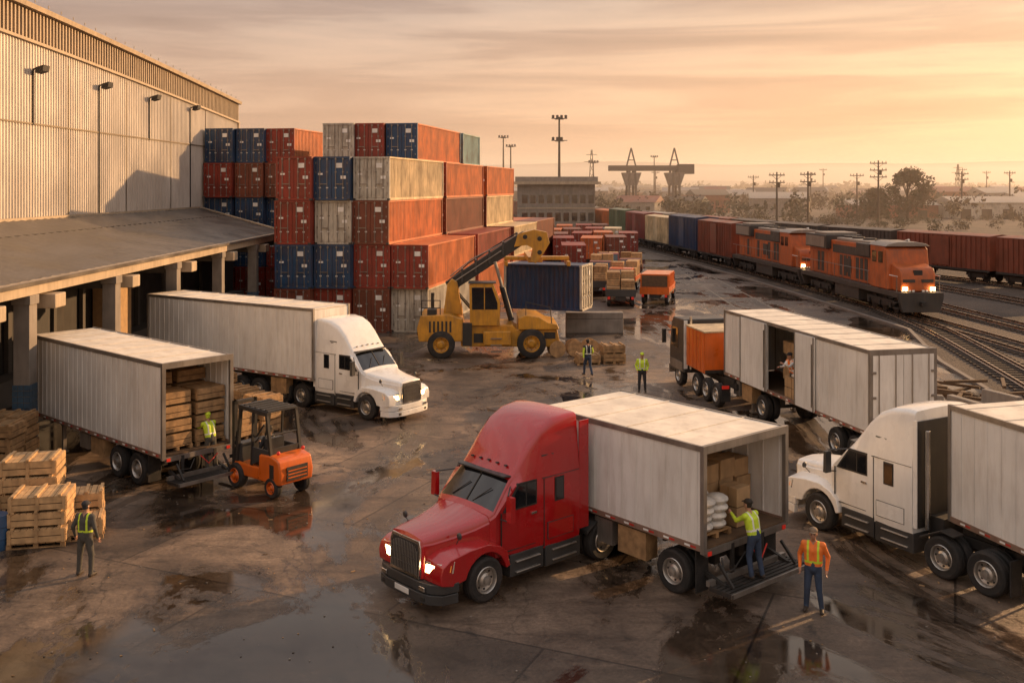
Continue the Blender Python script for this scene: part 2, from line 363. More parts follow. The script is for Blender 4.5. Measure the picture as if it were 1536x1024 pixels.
# ---------------------------------------------------------------- warehouse
W=empty('warehouse')
XW=-25.0
def ztop(y): return 18.9-1.9*((y-44)/47.0)**1.25 if y>44 else 18.9+ (44-y)*.035
b=B()
pts=[];y=16.0
while y<90.8:
    for dy,dx in ((0,0),(.13,0),(.16,.05),(.27,.05)): pts.append((y+dy,dx))
    y+=.30
pts=[p for p in pts if p[0]<90.8]
vs=[];fs=[]
for yy,dx in pts:
    zt=ztop(yy)
    for z in (7.0,12.44,12.50,zt-2.0): vs.append((XW+dx,yy,z))
for i in range(len(pts)-1):
    for k in (0,2): fs.append((i*4+k,i*4+k+1,(i+1)*4+k+1,(i+1)*4+k))
b.add(vs,fs,'cladding')
b.box(XW-.4,XW-.02,16,90.8,0,16.6,'dark_wall')
b.obj('wall_cladding',W)
b=B()
y=16.0
while y<90.6:
    z=ztop(y); b.hexa([(XW-.05,y,z-1.9),(XW+.12,y,z-1.9),(XW+.12,y+.14,z-1.9),(XW-.05,y+.14,z-1.9),(XW-.05,y,z-.35),(XW+.12,y,z-.35),(XW+.12,y+.14,z-.35),(XW-.05,y+.14,z-.35)],'fascia'); y+=.38
yy=[16+i*(74.8/24) for i in range(25)]
b.rings([[(XW-.3,y,ztop(y)-.35),(XW+.35,y,ztop(y)-.35),(XW+.40,y,ztop(y)-.1),(XW-.3,y,ztop(y)+.06)] for y in yy],'fascia',True)
b.rings([[(XW-.1,y,ztop(y)-2.05),(XW+.2,y,ztop(y)-2.05),(XW+.2,y,ztop(y)-1.9),(XW-.1,y,ztop(y)-1.9)] for y in yy],'fascia',True)
b.rings([[(XW-.3,y,ztop(y)-2.0),(XW-.02,y,ztop(y)-2.0),(XW-.02,y,ztop(y)-.3),(XW-.3,y,ztop(y)-.3)] for y in yy],'louver',True)
b.rings([[(XW-30,y,ztop(y)-1.6),(XW-.3,y,ztop(y)-.02),(XW-.3,y,ztop(y)+.06),(XW-30,y,ztop(y)-1.5)] for y in yy],'louver',True)
b.box(XW-.1,XW+.09,16,90.8,12.43,12.51,'louver')
b.box(XW-30,XW-.35,90.4,90.8,0,15.4,'cladding')
b.box(XW-.1,XW+.15,90.55,90.85,7,15,'fascia')
y=17.0
while y<90: b.box(XW+.3,XW+.34,y,y+.04,ztop(y)+.0,ztop(y)+.16,'fascia'); y+=1.5
b.obj('roof_edge',W)
b=B()
for i,y in enumerate((35.5,43.6,51.8,60.1,68.4,77.1)):
    b.box(XW+.05,XW+.12,y-.045,y+.045,7.2 if i%2 else 12.4,15.3,'chassis')
    b.beam((XW+.1,y,15.3),(XW+.55,y-.1,15.42),.08,.08,'chassis')
    b.hexa([(XW+.35,y-.36,15.08),(XW+.75,y-.36,15.2),(XW+.75,y+.36,15.2),(XW+.35,y+.36,15.08),(XW+.4,y-.36,15.38),(XW+.8,y-.36,15.5),(XW+.8,y+.36,15.5),(XW+.4,y+.36,15.38)],'chassis')
for y in (39.5,47.5,56,64.4,72.8,81): b.box(XW+.05,XW+.075,y-.03,y+.03,7.2,16,'louver')
b.obj('wall_floodlights',W)
b=B()
EX=-16.3
n=150
vs=[];fs=[]
for i in range(n+1):
    y0=16+56.5*i/n; y1=16+63.5*i/n
    h=[0,.07][i%2]
    vs+= [(XW+.1,y1,7.5+h*.7),(EX-.4,y0,5.92+h*.7)]
for i in range(n): fs.append((2*i,2*i+1,2*i+3,2*i+2))
b.add(vs,fs,'canopy_roof')
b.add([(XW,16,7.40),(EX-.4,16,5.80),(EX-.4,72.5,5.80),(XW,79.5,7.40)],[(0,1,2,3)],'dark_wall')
b.box(EX-.5,EX,15.9,72.6,5.52,5.95,'fascia')
b.box(EX-.02,EX+.12,15.9,72.6,5.86,5.98,'canopy_roof')
b.box(XW+.1,XW+.25,16,79,7.42,7.62,'fascia')
b.beam((EX-.3,72.55,5.75),(XW,79.6,7.35),.25,.5,'fascia')
b.obj('canopy',W)
b=B()
cols=[18.7,26.2,33.9,41.2,48.7,56.2,63.7,71.4]
for y in cols:
    b.box(EX-.55,EX-.0,y-.28,y+.28,0,5.52,'concrete')
    b.box(EX-.60,EX+.05,y-.33,y+.33,5.2,5.515,'concrete')
    b.box(EX-8.6,EX-.6,y-.15,y+.15,5.0,5.45,'concrete_dark')
b.obj('columns',W,bevel=.02)
b=B()
for y in cols:
    for k in range(12):
        for j in range(3): b.box(EX-.57+j*.2,EX-.39+j*.2,y-.305,y-.283,.12+k*.2,.30+k*.2,'blue_tile'); b.box(EX+.003,EX+.02,y-.28+j*.19,y-.11+j*.19,.12+k*.2,.30+k*.2,'blue_tile')
b.obj('column_tiles',W)
b=B()
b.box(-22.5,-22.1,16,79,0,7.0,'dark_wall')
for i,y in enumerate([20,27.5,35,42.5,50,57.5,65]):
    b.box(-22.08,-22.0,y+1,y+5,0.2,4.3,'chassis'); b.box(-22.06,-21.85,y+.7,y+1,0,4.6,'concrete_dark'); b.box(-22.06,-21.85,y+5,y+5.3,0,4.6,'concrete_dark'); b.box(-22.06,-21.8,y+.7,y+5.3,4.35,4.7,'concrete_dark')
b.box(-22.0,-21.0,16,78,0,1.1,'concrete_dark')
b.box(-21.9,-21.0,30,31,1.1,3.9,'concrete_dark'); b.box(-21.9,-20.5,52,53.6,1.1,4.0,'cardboard')
b.tube([(-19.5,16,5.6),(-19.5,72,5.6)],.12,'frame_metal',8); b.tube([(-18.2,16,5.3),(-18.2,72,5.3)],.06,'frame_metal',6)
b.obj('dock_wall',W)
b=B()
for y in (23.5,31,35.2,42.3,50,57.5,65):
    b.box(EX-.6,EX+.35,y-.42,y+.42,4.95,5.45,'fascia')
b.obj('canopy_lamps',W,bevel=.04)
# ---------------------------------------------------------------- containers
CL=13.3;CW=2.40;CH=2.76
cmesh={}
def container_mesh(side,door=None,L=CL):
    key=(side,door,L)
    if key in cmesh:return cmesh[key]
    door=door or side
    b=B()
    for x in(0,CW-.14):
        for y in(0,L-.14): b.box(x,x+.14,y,y+.14,0,CH,door)
        b.box(x+(.0 if x==0 else .04),x+(.10 if x==0 else .14),.14,L-.14,0,.15,side); b.box(x+(.0 if x==0 else .05),x+(.09 if x==0 else .14),.14,L-.14,CH-.1,CH,side)
    for y in(0,L-.14):
        b.box(.14,CW-.14,y,y+.14,0,.16,door); b.box(.14,CW-.14,y,y+.14,CH-.13,CH,door)
    for x in(-.01,CW-.16):
        for y in(-.01,L-.16):
            for z in(-.0,CH-.12): b.box(x,x+.17,y,y+.17,z,z+.12,'dark_grey' if z==0 else door)
    for sx,sg in((.06,-1),(CW-.06,1)):
        pts=[];y=.14
        while y<L-.14:
            for dy,dx in((0,0),(.09,0),(.15,1),(.24,1)): pts.append((min(y+dy,L-.14),dx))
            y+=.30
        vs=[];fs=[]
        for y,d in pts:
            x=sx-sg*.045*d
            vs+=[(x,y,.15),(x,y,CH-.1)]
        for i in range(len(pts)-1): fs.append((2*i,2*i+1,2*i+3,2*i+2))
        b.add(vs,fs,side)
    b.box(.08,CW-.08,.1,L-.1,CH-.06,CH-.02,side)
    b.box(.1,CW-.1,.1,L-.1,.1,.14,'chassis')
    for k in(0,1):
        x0=.15+k*(CW/2-.14); x1=x0+CW/2-.16
        b.box(x0,x1,.05,.10,.17,CH-.14,door)
        for z in(.25,.85,1.45,2.05):
            b.box(x0+.05,x1-.05,.03,.06,z+.06,z+.42,door)
        for fx in(.27,.73):
            x=x0+(x1-x0)*fx
            b.tube([(x,.0,.08),(x,.0,CH-.05)],.024,'frame_metal',6)
            for z in(.12,.75,1.75,CH-.2): b.box(x-.06,x+.06,-.01,.06,z,z+.08,'frame_metal' if z!=.75 else 'white_tape')
            if fx<.5: b.box(x-.02,x+.28,-.035,-.01,1.0,1.05,'frame_metal')
            else: b.box(x-.26,x+.02,-.035,-.01,1.0,1.05,'frame_metal')
        for z in(.4,1.0,1.7,2.3): b.box(x0-.04 if k==0 else x1-.03,x0+.03 if k==0 else x1+.04,.0,.06,z,z+.12,'frame_metal')
    b.box(.15+CW/2+.12,.15+CW/2+.55,.018,.03,2.05,2.35,'white_tape'); b.box(.15+CW/2+.45,.15+CW/2+.80,.018,.03,1.35,1.55,'white_tape')
    b.box(.3,.6,.018,.03,1.6,1.72,'white_tape')
    b.box(.14,CW-.14,L-.1,L-.06,.16,CH-.13,side)
    cmesh[key]=b.mesh('container'); return cmesh[key]
CR=-10.8
def cont(x,y,lv,side,door=None,L=CL,rot=CR,z=None):
    jx=random.uniform(-.06,.06);jy=random.uniform(-.2,.2)
    return inst('shipping_container',container_mesh(side,door,L),(x+jx,y+jy,lv*2.78 if z is None else z),rot)
A=63
for x,stack in ((-7.65,['c_white','c_orange']),(-10.1,['c_brown','c_red','c_orange','c_cream']),(-12.55,['c_red','c_blue','c_white','c_blue']),(-15.0,['c_brown','c_blue','c_red','c_red'])):
    for lv,c in enumerate(stack):
        d={'c_orange':'c_brown' if lv==2 else 'c_red','c_cream':'c_white'}.get(c)
        cont(x,A,lv,c,d)
for x,c,d in((-9.3,'c_orange','c_blue'),(-11.75,'c_brown','c_red'),(-14.0,'c_grey','c_white')): cont(x,73.6,4,c,d)
cont(-6.6,87.5,4,'c_teal',None,6.6)
for x,stack in((-4.95,['c_orange','c_red']),(-7.4,['c_red','c_orange','c_brown','c_orange']),(-9.85,['c_red','c_orange','c_brown','c_blue']),(-12.3,['c_blue','c_blue','c_red','c_blue'])):
    for lv,c in enumerate(stack): cont(x,77.4,lv,c,'c_red' if c=='c_orange' else None)  # orange long sides carry painted sunlight, their doors stay red
for x,stack in((-2.2,['c_orange','c_cream']),(-4.7,['c_red','c_red','c_cream','c_orange']),(-7.15,['c_red','c_orange','c_brown','c_blue'])):
    for lv,c in enumerate(stack): cont(x,91.8,lv,c,{'c_cream':'c_brown'}.get(c))
for x,stack in((.2,['c_red','c_brown']),(-2.2,['c_brown','c_orange'])):
    for lv,c in enumerate(stack): cont(x,106.3,lv,c)
for x,stack in((-24.75,['c_red','c_blue','c_blue','c_red','c_blue']),(-22.25,['c_red','c_blue','c_blue','c_brown','c_blue']),(-19.75,['c_red','c_red','c_blue','c_brown','c_orange'])):
    for lv,c in enumerate(stack): cont(x,80,lv,c,'c_red' if c=='c_orange' else None)  # same sunlit orange painted on the long sides of red-door boxes
cont(-17.25,80,0,'c_red');cont(-17.25,80,1,'c_blue')
inst('shipping_container',container_mesh('c_dkblue','c_white',5.0),(4.2,59.8,1.7),70)
# ---------------------------------------------------------------- tractor
def ring(x,zb,zt,hb,ht,r,crown=.03,zm=2.38):
    zm=min(zm,zt-r-.03)
    L=[(x,hb-.03,zb),(x,hb,zb+.15),(x,hb,zm)]
    for k in range(5):
        a=k/4*math.pi/2; L.append((x,ht-r+r*math.cos(a),zt-r+r*math.sin(a)))
    mid=[(x,(ht-r)*f,zt+crown*(1-f*f)) for f in(.5,0,-.5)]
    Rr=[(p[0],-p[1],p[2]) for p in reversed(L)]
    return L+mid+Rr
def stretch(b,a=.30):
    b.v=[(x+a*min(1,max(0,(x+1.75)/1.3)),y,z) for x,y,z in b.v]
def tractor(name,loc,rot,paint,rim='rim',bump='dark_grey'):
    T=empty(name,(*loc,0),rot)
    b=B()
    R=[ring(-1.42,.85,1.80,.96,.92,.08,.04),ring(-1.52,.85,1.88,1.04,.99,.07,.06),ring(-2.06,.80,2.47,1.08,.90,.08,.07),ring(-2.16,.80,2.58,1.09,.93,.12,.06),
       ring(-2.35,.80,2.82,1.09,.93,.15,.05),ring(-2.65,.80,3.20,1.09,.94,.18,.05),ring(-3.0,.75,3.52,1.12,.96,.18,.05),ring(-3.4,.75,3.69,1.14,.99,.16,.04),ring(-3.9,.75,3.75,1.14,1.02,.13,.03),ring(-4.12,.75,3.74,1.13,1.02,.12,.03)]
    b.rings(R,lambda i,j:'glass_dark' if i==1 and 6<=j<=11 else paint,capm=paint)
    b.obj('cab',T,sharp=32)
    b=B()
    H=[]
    for x,zt,zb,h,r in((-.10,1.46,.70,.56,.06),(-.14,1.53,.70,.60,.09),(-.35,1.57,.70,.66,.13),(-.8,1.63,.72,.74,.15),(-1.2,1.71,.8,.85,.15),(-1.55,1.81,.85,.97,.12)):
        H.append(ring(x,zb,zt,h,h-.03,r,.05))
    b.rings(H,paint,capm='dark_grey'); stretch(b)
    b.obj('hood',T,sharp=28)
    b=B()
    wx=-1.15
    for s in(1,-1):
        out=[(-.16,.68),(-.14,.90),(-.20,1.12),(-.42,1.24),(-.8,1.32),(-1.2,1.33),(-1.55,1.22),(-1.78,1.0),(-1.86,.66)]
        arc=[(wx+.60*math.cos(a),.5+.60*math.sin(a)) for a in [rad(t) for t in range(165,0,-15)]]
        pr=out+[(-1.74,.62)]+arc[:]+[(-.5,.60)]
        pr2=[(x-.03 if i<3 else x,z-(.05 if z>1.0 and i<9 else 0)) for i,(x,z) in enumerate(pr)]
        pr0=[(x,z+(.07 if z>1.0 and i<9 else .0)) for i,(x,z) in enumerate(pr)]
        def sx(p): return [(x+(.30*min(1,max(0,(x+.95)/.45)) if i<9 or i>20 else 0),z) for i,(x,z) in enumerate(p)]
        pr,pr2,pr0=sx(pr),sx(pr2),sx(pr0)
        b.extr(pr0,'y',s*.50,s*.88,paint,pr); b.extr(pr,'y',s*.88,s*1.17,paint,pr2)
        b.box(-1.75,-.35,*sorted((s*.45,s*.55)),.5,1.1,'chassis')
    b.obj('fenders',T,bevel=.03,sharp=60)
    b=B()
    for s in(1,-1):
        b.hexa([(-.135,s*.62,.84),(-.19,s*1.08,.86),(-.5,s*1.185,.90),(-.3,s*.6,.86),(-.16,s*.62,1.10),(-.24,s*1.06,1.12),(-.55,s*1.18,1.14),(-.35,s*.6,1.12)],'chrome')
        b.hexa([(-.118,s*.66,.88),(-.155,s*.92,.89),(-.3,s*.92,.93),(-.3,s*.66,.9),(-.140,s*.66,1.05),(-.185,s*.92,1.06),(-.3,s*.92,1.08),(-.35,s*.66,1.08)],'headlight')
        b.hexa([(-.18,s*1.0,.90),(-.42,s*1.188,.94),(-.42,s*1.1,.94),(-.25,s*1.0,.91),(-.22,s*1.0,1.06),(-.45,s*1.183,1.08),(-.45,s*1.1,1.08),(-.3,s*1.0,1.06)],'marker')
    b.v=[(x+.30,y,z) for x,y,z in b.v]
    b.obj('headlamps',T,bevel=.01)
    b=B()
    g=[(-.53,.70),(.53,.70),(.56,1.34),(.49,1.50),(-.49,1.50),(-.56,1.34)]
    b.extr(g,'x',-.12,-.045,'chrome'); gi=[(p*.90,.77 if q<1 else q-.06) for p,q in g]
    b.extr(gi,'x',-.05,-.035,'chassis')
    for i in range(17):
        y=-.464+i*.058; b.box(-.038,-.018,y-.008,y+.008,.77,1.28+.13*(1-abs(y/.48)**4),'frame_metal')
    for z in(.95,1.10,1.25): b.box(-.036,-.022,-.49,.49,z-.006,z+.006,'dark_grey')
    b.v=[(x+.30+(.0 if z<1 else -(z-1)*.08),y,z) for x,y,z in b.v]
    b.obj('grille',T,bevel=.012)
    b=B()
    pl=[(.02,-.55),(.02,.55),(-.05,.90),(-.24,1.13),(-.62,1.20),(-.62,1.06),(-.25,.8),(-.25,-.8),(-.62,-1.06),(-.62,-1.20),(-.24,-1.13),(-.05,-.90)]
    b.extr(pl,'z',.25,.46,bump); pl2=[(x-.03,y*.995) for x,y in pl]; b.extr(pl2,'z',.475,.68,bump)
    b.box(.0,.03,-.26,.26,.31,.44,'white_tape')
    for s in(1,-1): b.box(-.02,.012,*sorted((s*.60,s*.80)),.51,.61,'chrome'); b.box(-.04,.0,*sorted((s*.62,s*.78)),.30,.40,'chassis')
    b.v=[(x+.30,y,z) for x,y,z in b.v]
    b.obj('bumper',T,bevel=.03)
    b=B()
    for s in(1,-1):
        y=s*1.092
        def pan(pr,d0,d1,m): b.extr(pr,'y',y+s*d0,y+s*d1,m)
        pan([(-1.72,1.84),(-2.74,1.84),(-2.74,2.42),(-2.15,2.42)],-.05,.008,'chassis')
        pan([(-1.80,1.88),(-2.38,1.88),(-2.38,2.37),(-2.17,2.37)],.008,.014,'glass_dark')
        pan([(-2.42,1.88),(-2.70,1.88),(-2.70,2.37),(-2.42,2.37)],.008,.014,'glass_dark')
        y=s*1.14
        pan([(-3.28,1.80),(-3.58,1.80),(-3.58,2.36),(-3.28,2.36)],-.05,.012,'chassis'); pan([(-3.31,1.83),(-3.55,1.83),(-3.55,2.33),(-3.31,2.33)],.012,.018,'glass_dark')
        pan([(-3.05,.95),(-3.9,.95),(-3.9,1.35),(-3.05,1.35)],-.03,.006,'dark_grey'); pan([(-3.065,.965),(-3.885,.965),(-3.885,1.335),(-3.065,1.335)],.006,.010,paint)
        y=s*1.09
        for x0,x1,z0,z1 in((-1.66,-1.645,.95,1.84),(-2.80,-2.785,.95,2.42),(-2.80,-1.66,.94,.955)): b.box(x0,x1,*sorted((y-s*.03,y+s*.004)),z0,z1,'chassis')
        b.box(-2.72,-2.55,*sorted((y,y+s*.035)),1.64,1.69,'chrome')
        b.box(-2.96,-2.94,*sorted((s*1.05,s*1.127)),.8,2.38,'chassis'); b.box(-4.1,-2.9,*sorted((s*1.05,s*1.144)),2.40,2.415,'dark_grey')
        for q in range(4): b.beam((-2.95,s*1.02,2.72+q*.06),(-3.55+q*.08,s*1.055,2.72+q*.06),.03,.035,'dark_grey')
        b.tube([(-1.66,s*1.03,1.70),(-1.60,s*1.32,1.74)],.018,'dark_grey',6); b.tube([(-2.0,s*1.0,2.36),(-1.64,s*1.32,2.30)],.018,'dark_grey',6)
        b.hexa([(-1.72,s*1.28,1.72),(-1.60,s*1.29,1.72),(-1.60,s*1.46,1.72),(-1.72,s*1.48,1.72),(-1.72,s*1.28,2.28),(-1.62,s*1.29,2.28),(-1.62,s*1.46,2.28),(-1.72,s*1.48,2.28)],paint if paint=='red_paint' else 'dark_grey')
        b.tube([(-.55,s*.84,1.36),(-.50,s*.98,1.52)],.012,'dark_grey',6); b.ell((-.50,s*1.0,1.58),(.04,.08,.08),'dark_grey')
        b.box(-4.45 if paint=='red_paint' else -4.24,-4.13,*sorted((s*1.09,s*1.12)),.95,3.55,paint)
    for y in(-.6,-.3,0,.3,.6): b.box(-2.24,-2.18,y-.035,y+.035,2.73-abs(y)*.03,2.755-abs(y)*.03,'chassis')
    b.extr([(-1.93,-.82),(-1.93,.82),(-2.12,.88),(-2.12,-.88)],'z',2.53,2.565,'dark_grey')
    b.beam((-1.52,0,1.945),(-2.06,0,2.545),.03,.03,'chassis')
    for s in(.15,-.6): b.beam((-1.54,s+.05,1.96),(-1.80,s+.42,2.28),.02,.02,'chassis')
    b.obj('windows_and_trim',T,bevel=.006)
    b=B()
    for s in(1,-1):
        b.box(-2.95,-1.90,*sorted((s*.55,s*1.10)),.34,.84,'dark_grey'); b.box(-4.15,-3.0,*sorted((s*.55,s*1.12)),.32,.80,'dark_grey')
        for x0,x1 in((-2.8,-2.05),(-4.0,-3.2)):
            for z in(.42,.66): b.box(x0,x1,*sorted((s*1.06,s*1.17)),z,z+.035,'rim')
        b.beam((-.2,s*.42,.82),(-6.7,s*.42,.82),.10,.24,'chassis')
    b.box(-1.7,-.1,-.5,.5,.4,.9,'chassis'); b.box(-5.9,-5.0,-.45,.45,.95,1.12,'chassis')
    b.box(-4.6,-4.2,-.6,.6,.6,1.2,'chassis'); b.box(-4.16,-4.13,-1.0,1.0,.9,3.5,'chassis')
    b.tube([(-4.3,.8,.9),(-4.3,.8,3.3)],.07,'chrome',10)
    for x in(-1.15,-4.95,-6.1): b.tube([(x,-.95,.5),(x,.95,.5)],.07,'chassis',8)
    for s in(1,-1):
        b.box(-6.75,-6.71,*sorted((s*.8,s*1.2)),.2,1.0,'rubber')
        b.extr([(-4.35,.75),(-4.40,.80),(-4.95,1.10),(-5.3,1.05),(-5.3,1.09),(-4.95,1.14),(-4.36,.84)],'y',s*.78,s*1.18,'chassis')
    b.obj('chassis',T,bevel=.015)
    b=B()
    for s in(1,-1):
        b.wheel(-1.15,s*1.02,.5,.30,s,rim)
        for x in(-4.95,-6.1): b.wheel(x,s*1.03,.5,.28,s,rim); b.wheel(x,s*.70,.5,.26,s,'chassis',20)
    b.obj('wheels',T)
    return T
tractor('red_semi_truck',(-2.19,22.12),-138,'red_paint')
tractor('white_semi_truck',(-4.15,39.5),-36.9,'white_paint',bump='white_paint')
tractor('white_semi_truck',(8.65,28.25),119.4,'white_paint',bump='white_paint')
# ---------------------------------------------------------------- trailer
def trailer(name,loc,rot,L,Wd,z0,z1,axles,open_rear=True,gap=None,tail=False,boxes=True,ribs=.33,rw=.045,landing=True):
    T=empty(name,(*loc,0),rot); h=Wd/2
    b=B()
    for s in(1,-1):
        segs=[(0.08,L-.05)]
        if gap and s==1: segs=[(.08,gap[0]),(gap[1],L-.05)]
        for a,c in segs:
            b.box(a,c,*sorted((s*(h-.05),s*(h-.015))),z0+.12,z1-.08,'trailer_white')
            x=a+.1
            while x<c-.05:
                b.box(x,x+rw,*sorted((s*(h-.016),s*(h-.015+rw*.42))),z0+.14,z1-.09,'trailer_white')
                b.box(x,x+.045,*sorted((s*(h-.049),s*(h-.075))),z0+.14,z1-.09,'trailer_white'); x+=ribs
        if gap and s==1:
            for a,c in((gap[0]-1.35,gap[0]+.02),(gap[1]-.02,gap[1]+2.2)):
                b.box(a,c,h+.03,h+.09,z0+.05,z1-.05,'trailer_white')
                for q in(a,c-.06): b.box(q,q+.06,h+.09,h+.11,z0+.05,z1-.05,'frame_metal')
                b.box(a+.1,a+.13,h+.09,h+.13,z0+.2,z1-.3,'frame_metal')
    b.box(L-.06,L-.02,-h+.05,h-.05,z0+.1,z1-.05,'trailer_white')
    b.box(.04,L-.04,-h+.04,h-.04,z1-.04,z1+.005,'trailer_roof')
    x=1.2
    while x<L-.3: b.box(x,x+.05,-h+.06,h-.06,z1+.005,z1+.025,'trailer_roof'); x+=1.22
    b.obj('box_body',T,bevel=.006)
    b=B()
    for s in(1,-1):
        b.box(0,L,*sorted((s*(h-.06),s*(h+.012))),z1-.09,z1+.03,'frame_metal')
        b.box(0,L,*sorted((s*(h-.08),s*(h+.014))),z0,z0+.13,'rail_brown')
        b.box(-.02,.08,*sorted((s*(h-.10),s*(h+.018))),z0-.05,z1+.04,'frame_metal'); b.box(L-.08,L+.01,*sorted((s*(h-.08),s*(h+.018))),z0,z1+.035,'frame_metal')
        x=.2
        while x<L-.3: b.box(x,x+.16,*sorted((s*(h+.014),s*(h+.018))),z0+.04,z0+.085,'red_tape'); b.box(x+.17,x+.33,*sorted((s*(h+.014),s*(h+.018))),z0+.04,z0+.085,'white_tape'); x+=.62
    b.box(-.02,.08,-h+.1,h-.1,z1-.14,z1+.04,'frame_metal'); b.box(-.02,.08,-h+.1,h-.1,z0-.12,z0+.03,'frame_metal')
    b.box(.03,L-.03,-h+.08,h-.08,z0+.02,z0+.08,'wood_dark')
    for s in(1,-1): b.box(-.04,-.02,*sorted((s*(h-.12),s*(h-.24))),z0-.10,z0-.01,'taillight')
    if not open_rear:
        for s in(1,-1):
            b.box(-.02,.03,*sorted((s*.01,s*(h-.1))),z0+.03,z1-.14,'trailer_white')
            for f in(.25,.75): b.tube([(-.05,s*h*f,z0),(-.05,s*h*f,z1-.1)],.02,'frame_metal',6)
            for z in(.5,1.2,2.0): b.box(-.05,-.01,*sorted((s*(h-.2),s*(h-.05))),z0+z,z0+z+.08,'frame_metal')
    b.obj('rails_and_posts',T,bevel=.006)
    b=B()
    for s in(1,-1):
        b.beam((.1,s*.45,z0-.12),(L-.1,s*.45,z0-.12),.1,.22,'chassis')
    x=.5
    while x<L: b.box(x,x+.08,-h+.1,h-.1,z0-.10,z0,'chassis'); x+=.7
    for ax in axles:
        b.tube([(ax,-h+.2,.5),(ax,h-.2,.5)],.07,'chassis',8)
        b.box(ax-.45,ax+.45,-.55,-.35,.55,z0-.2,'chassis'); b.box(ax-.45,ax+.45,.35,.55,.55,z0-.2,'chassis')
    b.box(-.05,.05,-h+.15,h-.15,.42,.54,'frame_metal')
    for s in(1,-1):
        b.box(-.03,.03,*sorted((s*.5,s*.6)),.5,z0,'chassis')
        b.box(axles[0]-.68,axles[0]-.65,*sorted((s*(h-.5),s*(h-.08))),.2,z0-.05,'rubber')
        if landing:
            lx=L-2.2 if L>7 else L-1.3
            b.box(lx,lx+.12,*sorted((s*(h-.35),s*(h-.23))),.1,z0,'frame_metal'); b.box(lx-.08,lx+.2,*sorted((s*(h-.4),s*(h-.18))),.03,.10,'frame_metal')
    if boxes:
        q=max(axles)+.8
        b.box(q,q+.9,h-.45,h-.05,.5,z0-.06,'wood'); b.box(q,q+.9,-h+.05,-h+.45,.5,z0-.06,'wood'); b.box(q+1.1,q+1.7,h-.4,h-.06,.55,z0-.06,'frame_metal')
    if tail:
        for i in range(5): b.box(-.68+i*.12,-.60+i*.12,-h+.15,h-.15,.41,.45,'chassis')
        b.box(-.70,-.66,-h+.12,h-.12,.36,.46,'frame_metal'); b.box(-.70,-.06,-h+.12,-h+.16,.36,.455,'chassis'); b.box(-.70,-.06,h-.16,h-.12,.36,.455,'chassis')
        for s in(1,-1): b.beam((-.1,s*(h-.4),.9),(-.5,s*(h-.4),.47),.05,.06,'chassis'); b.beam((0.3,s*(h-.4),.6),(-.3,s*(h-.4),.43),.08,.1,'chassis')
        b.tube([(-.1,h-.5,1.0),(-.25,h-.4,.75),(-.2,h-.8,.7),(-.1,.2,.95)],.018,'chassis',6); b.tube([(-.1,0,1.0),(-.25,-.2,.75),(-.1,-.6,.95)],.018,'red_tape',6)
    b.obj('underframe',T)
    b=B()
    for ax in axles:
        for s in(1,-1): b.wheel(ax,s*(h-.20),.5,.28,s); b.wheel(ax,s*(h-.52),.5,.26,s,'chassis',20)
    b.obj('wheels',T)
    return T
def crate(b,x,y,z,w,d,h,m='wood_pale',ns=None):
    b.box(x-w/2+.03,x+w/2-.03,y-d/2+.03,y+d/2-.03,z+.01,z+h-.015,'wood_dark')
    ns=ns or max(2,int(h/.16)); sh=h/ns
    for i in range(ns):
        za=z+i*sh+.012; zb=z+(i+1)*sh-.012; j=random.uniform(-.008,.008)
        b.box(x-w/2+j,x+w/2+j,y-d/2,y-d/2+.025,za,zb,m); b.box(x-w/2+j,x+w/2+j,y+d/2-.025,y+d/2,za,zb,m)
        b.box(x-w/2-.003,x-w/2+.022,y-d/2+.026,y+d/2-.026,za,zb,m); b.box(x+w/2-.022,x+w/2+.003,y-d/2+.026,y+d/2-.026,za,zb,m)
    for sx in(-1,0,1):
        for sy in(-1,1):
            b.box(x+sx*(w/2-.06)-.04,x+sx*(w/2-.06)+.04,*sorted((y+sy*(d/2+.0),y+sy*(d/2+.022))),z,z+h,m)
    k=int(w/.15)
    for i in range(k): b.box(x-w/2+i*w/k+.008,x-w/2+(i+1)*w/k-.008,y-d/2,y+d/2,z+h-.012,z+h+.010+random.uniform(0,.008),m)
def pallet(b,x,y,z,w,d,m='wood'):
    for i in range(6):
        a=x-w/2+i*w/6; b.box(a+.01,a+w/6-.015,y-d/2,y+d/2,z+.11,z+.135,m)
    for yy in(y-d/2+.05,y,y+d/2-.05):
        for xx in(x-w/2+.06,x,x+w/2-.06): b.box(xx-.06,xx+.06,yy-.05,yy+.05,z+.02,z+.11,m)
        b.box(x-w/2,x+w/2,yy-.05,yy+.05,z,z+.02,m)
def cbox(b,x,y,z,w,d,h,m='cardboard'):
    b.box(x-w/2,x+w/2,y-d/2,y+d/2,z,z+h,m); b.box(x-.03,x+.03,y-d/2-.002,y+d/2+.002,z+.01,z+h+.003,'wood')
T=trailer('box_trailer',(5.375,22.75),129.5,5.45,3.08,1.2,3.48,[.95],tail=True,landing=False,ribs=.46,rw=.022)
b=B()
random.seed(3)
for ix in range(3):
    for iy in range(5):
        x=1.35+ix*.75; y=-1.15+iy*.57; z=1.29
        for k in range(4 if ix else 3):
            hh=random.uniform(.40,.48); cbox(b,x+random.uniform(-.04,.04),y+random.uniform(-.02,.02),z,random.uniform(.55,.68),.53,hh); z+=hh+.01
for k in range(2): cbox(b,.62,-.35,1.29+k*.46,.5,.5,.44)
b.obj('cardboard_boxes',T,bevel=.01)
b=B()
pallet(b,.75,.75,1.285,1.0,1.0)
for k in range(4):
    for i in range(2):
        for j in range(2): b.ell((.52+i*.45+random.uniform(-.04,.04),.52+j*.45+random.uniform(-.04,.04),1.53+k*.18),(.27,.27,.12),'sack_white',14,8)
b.obj('white_sacks',T)
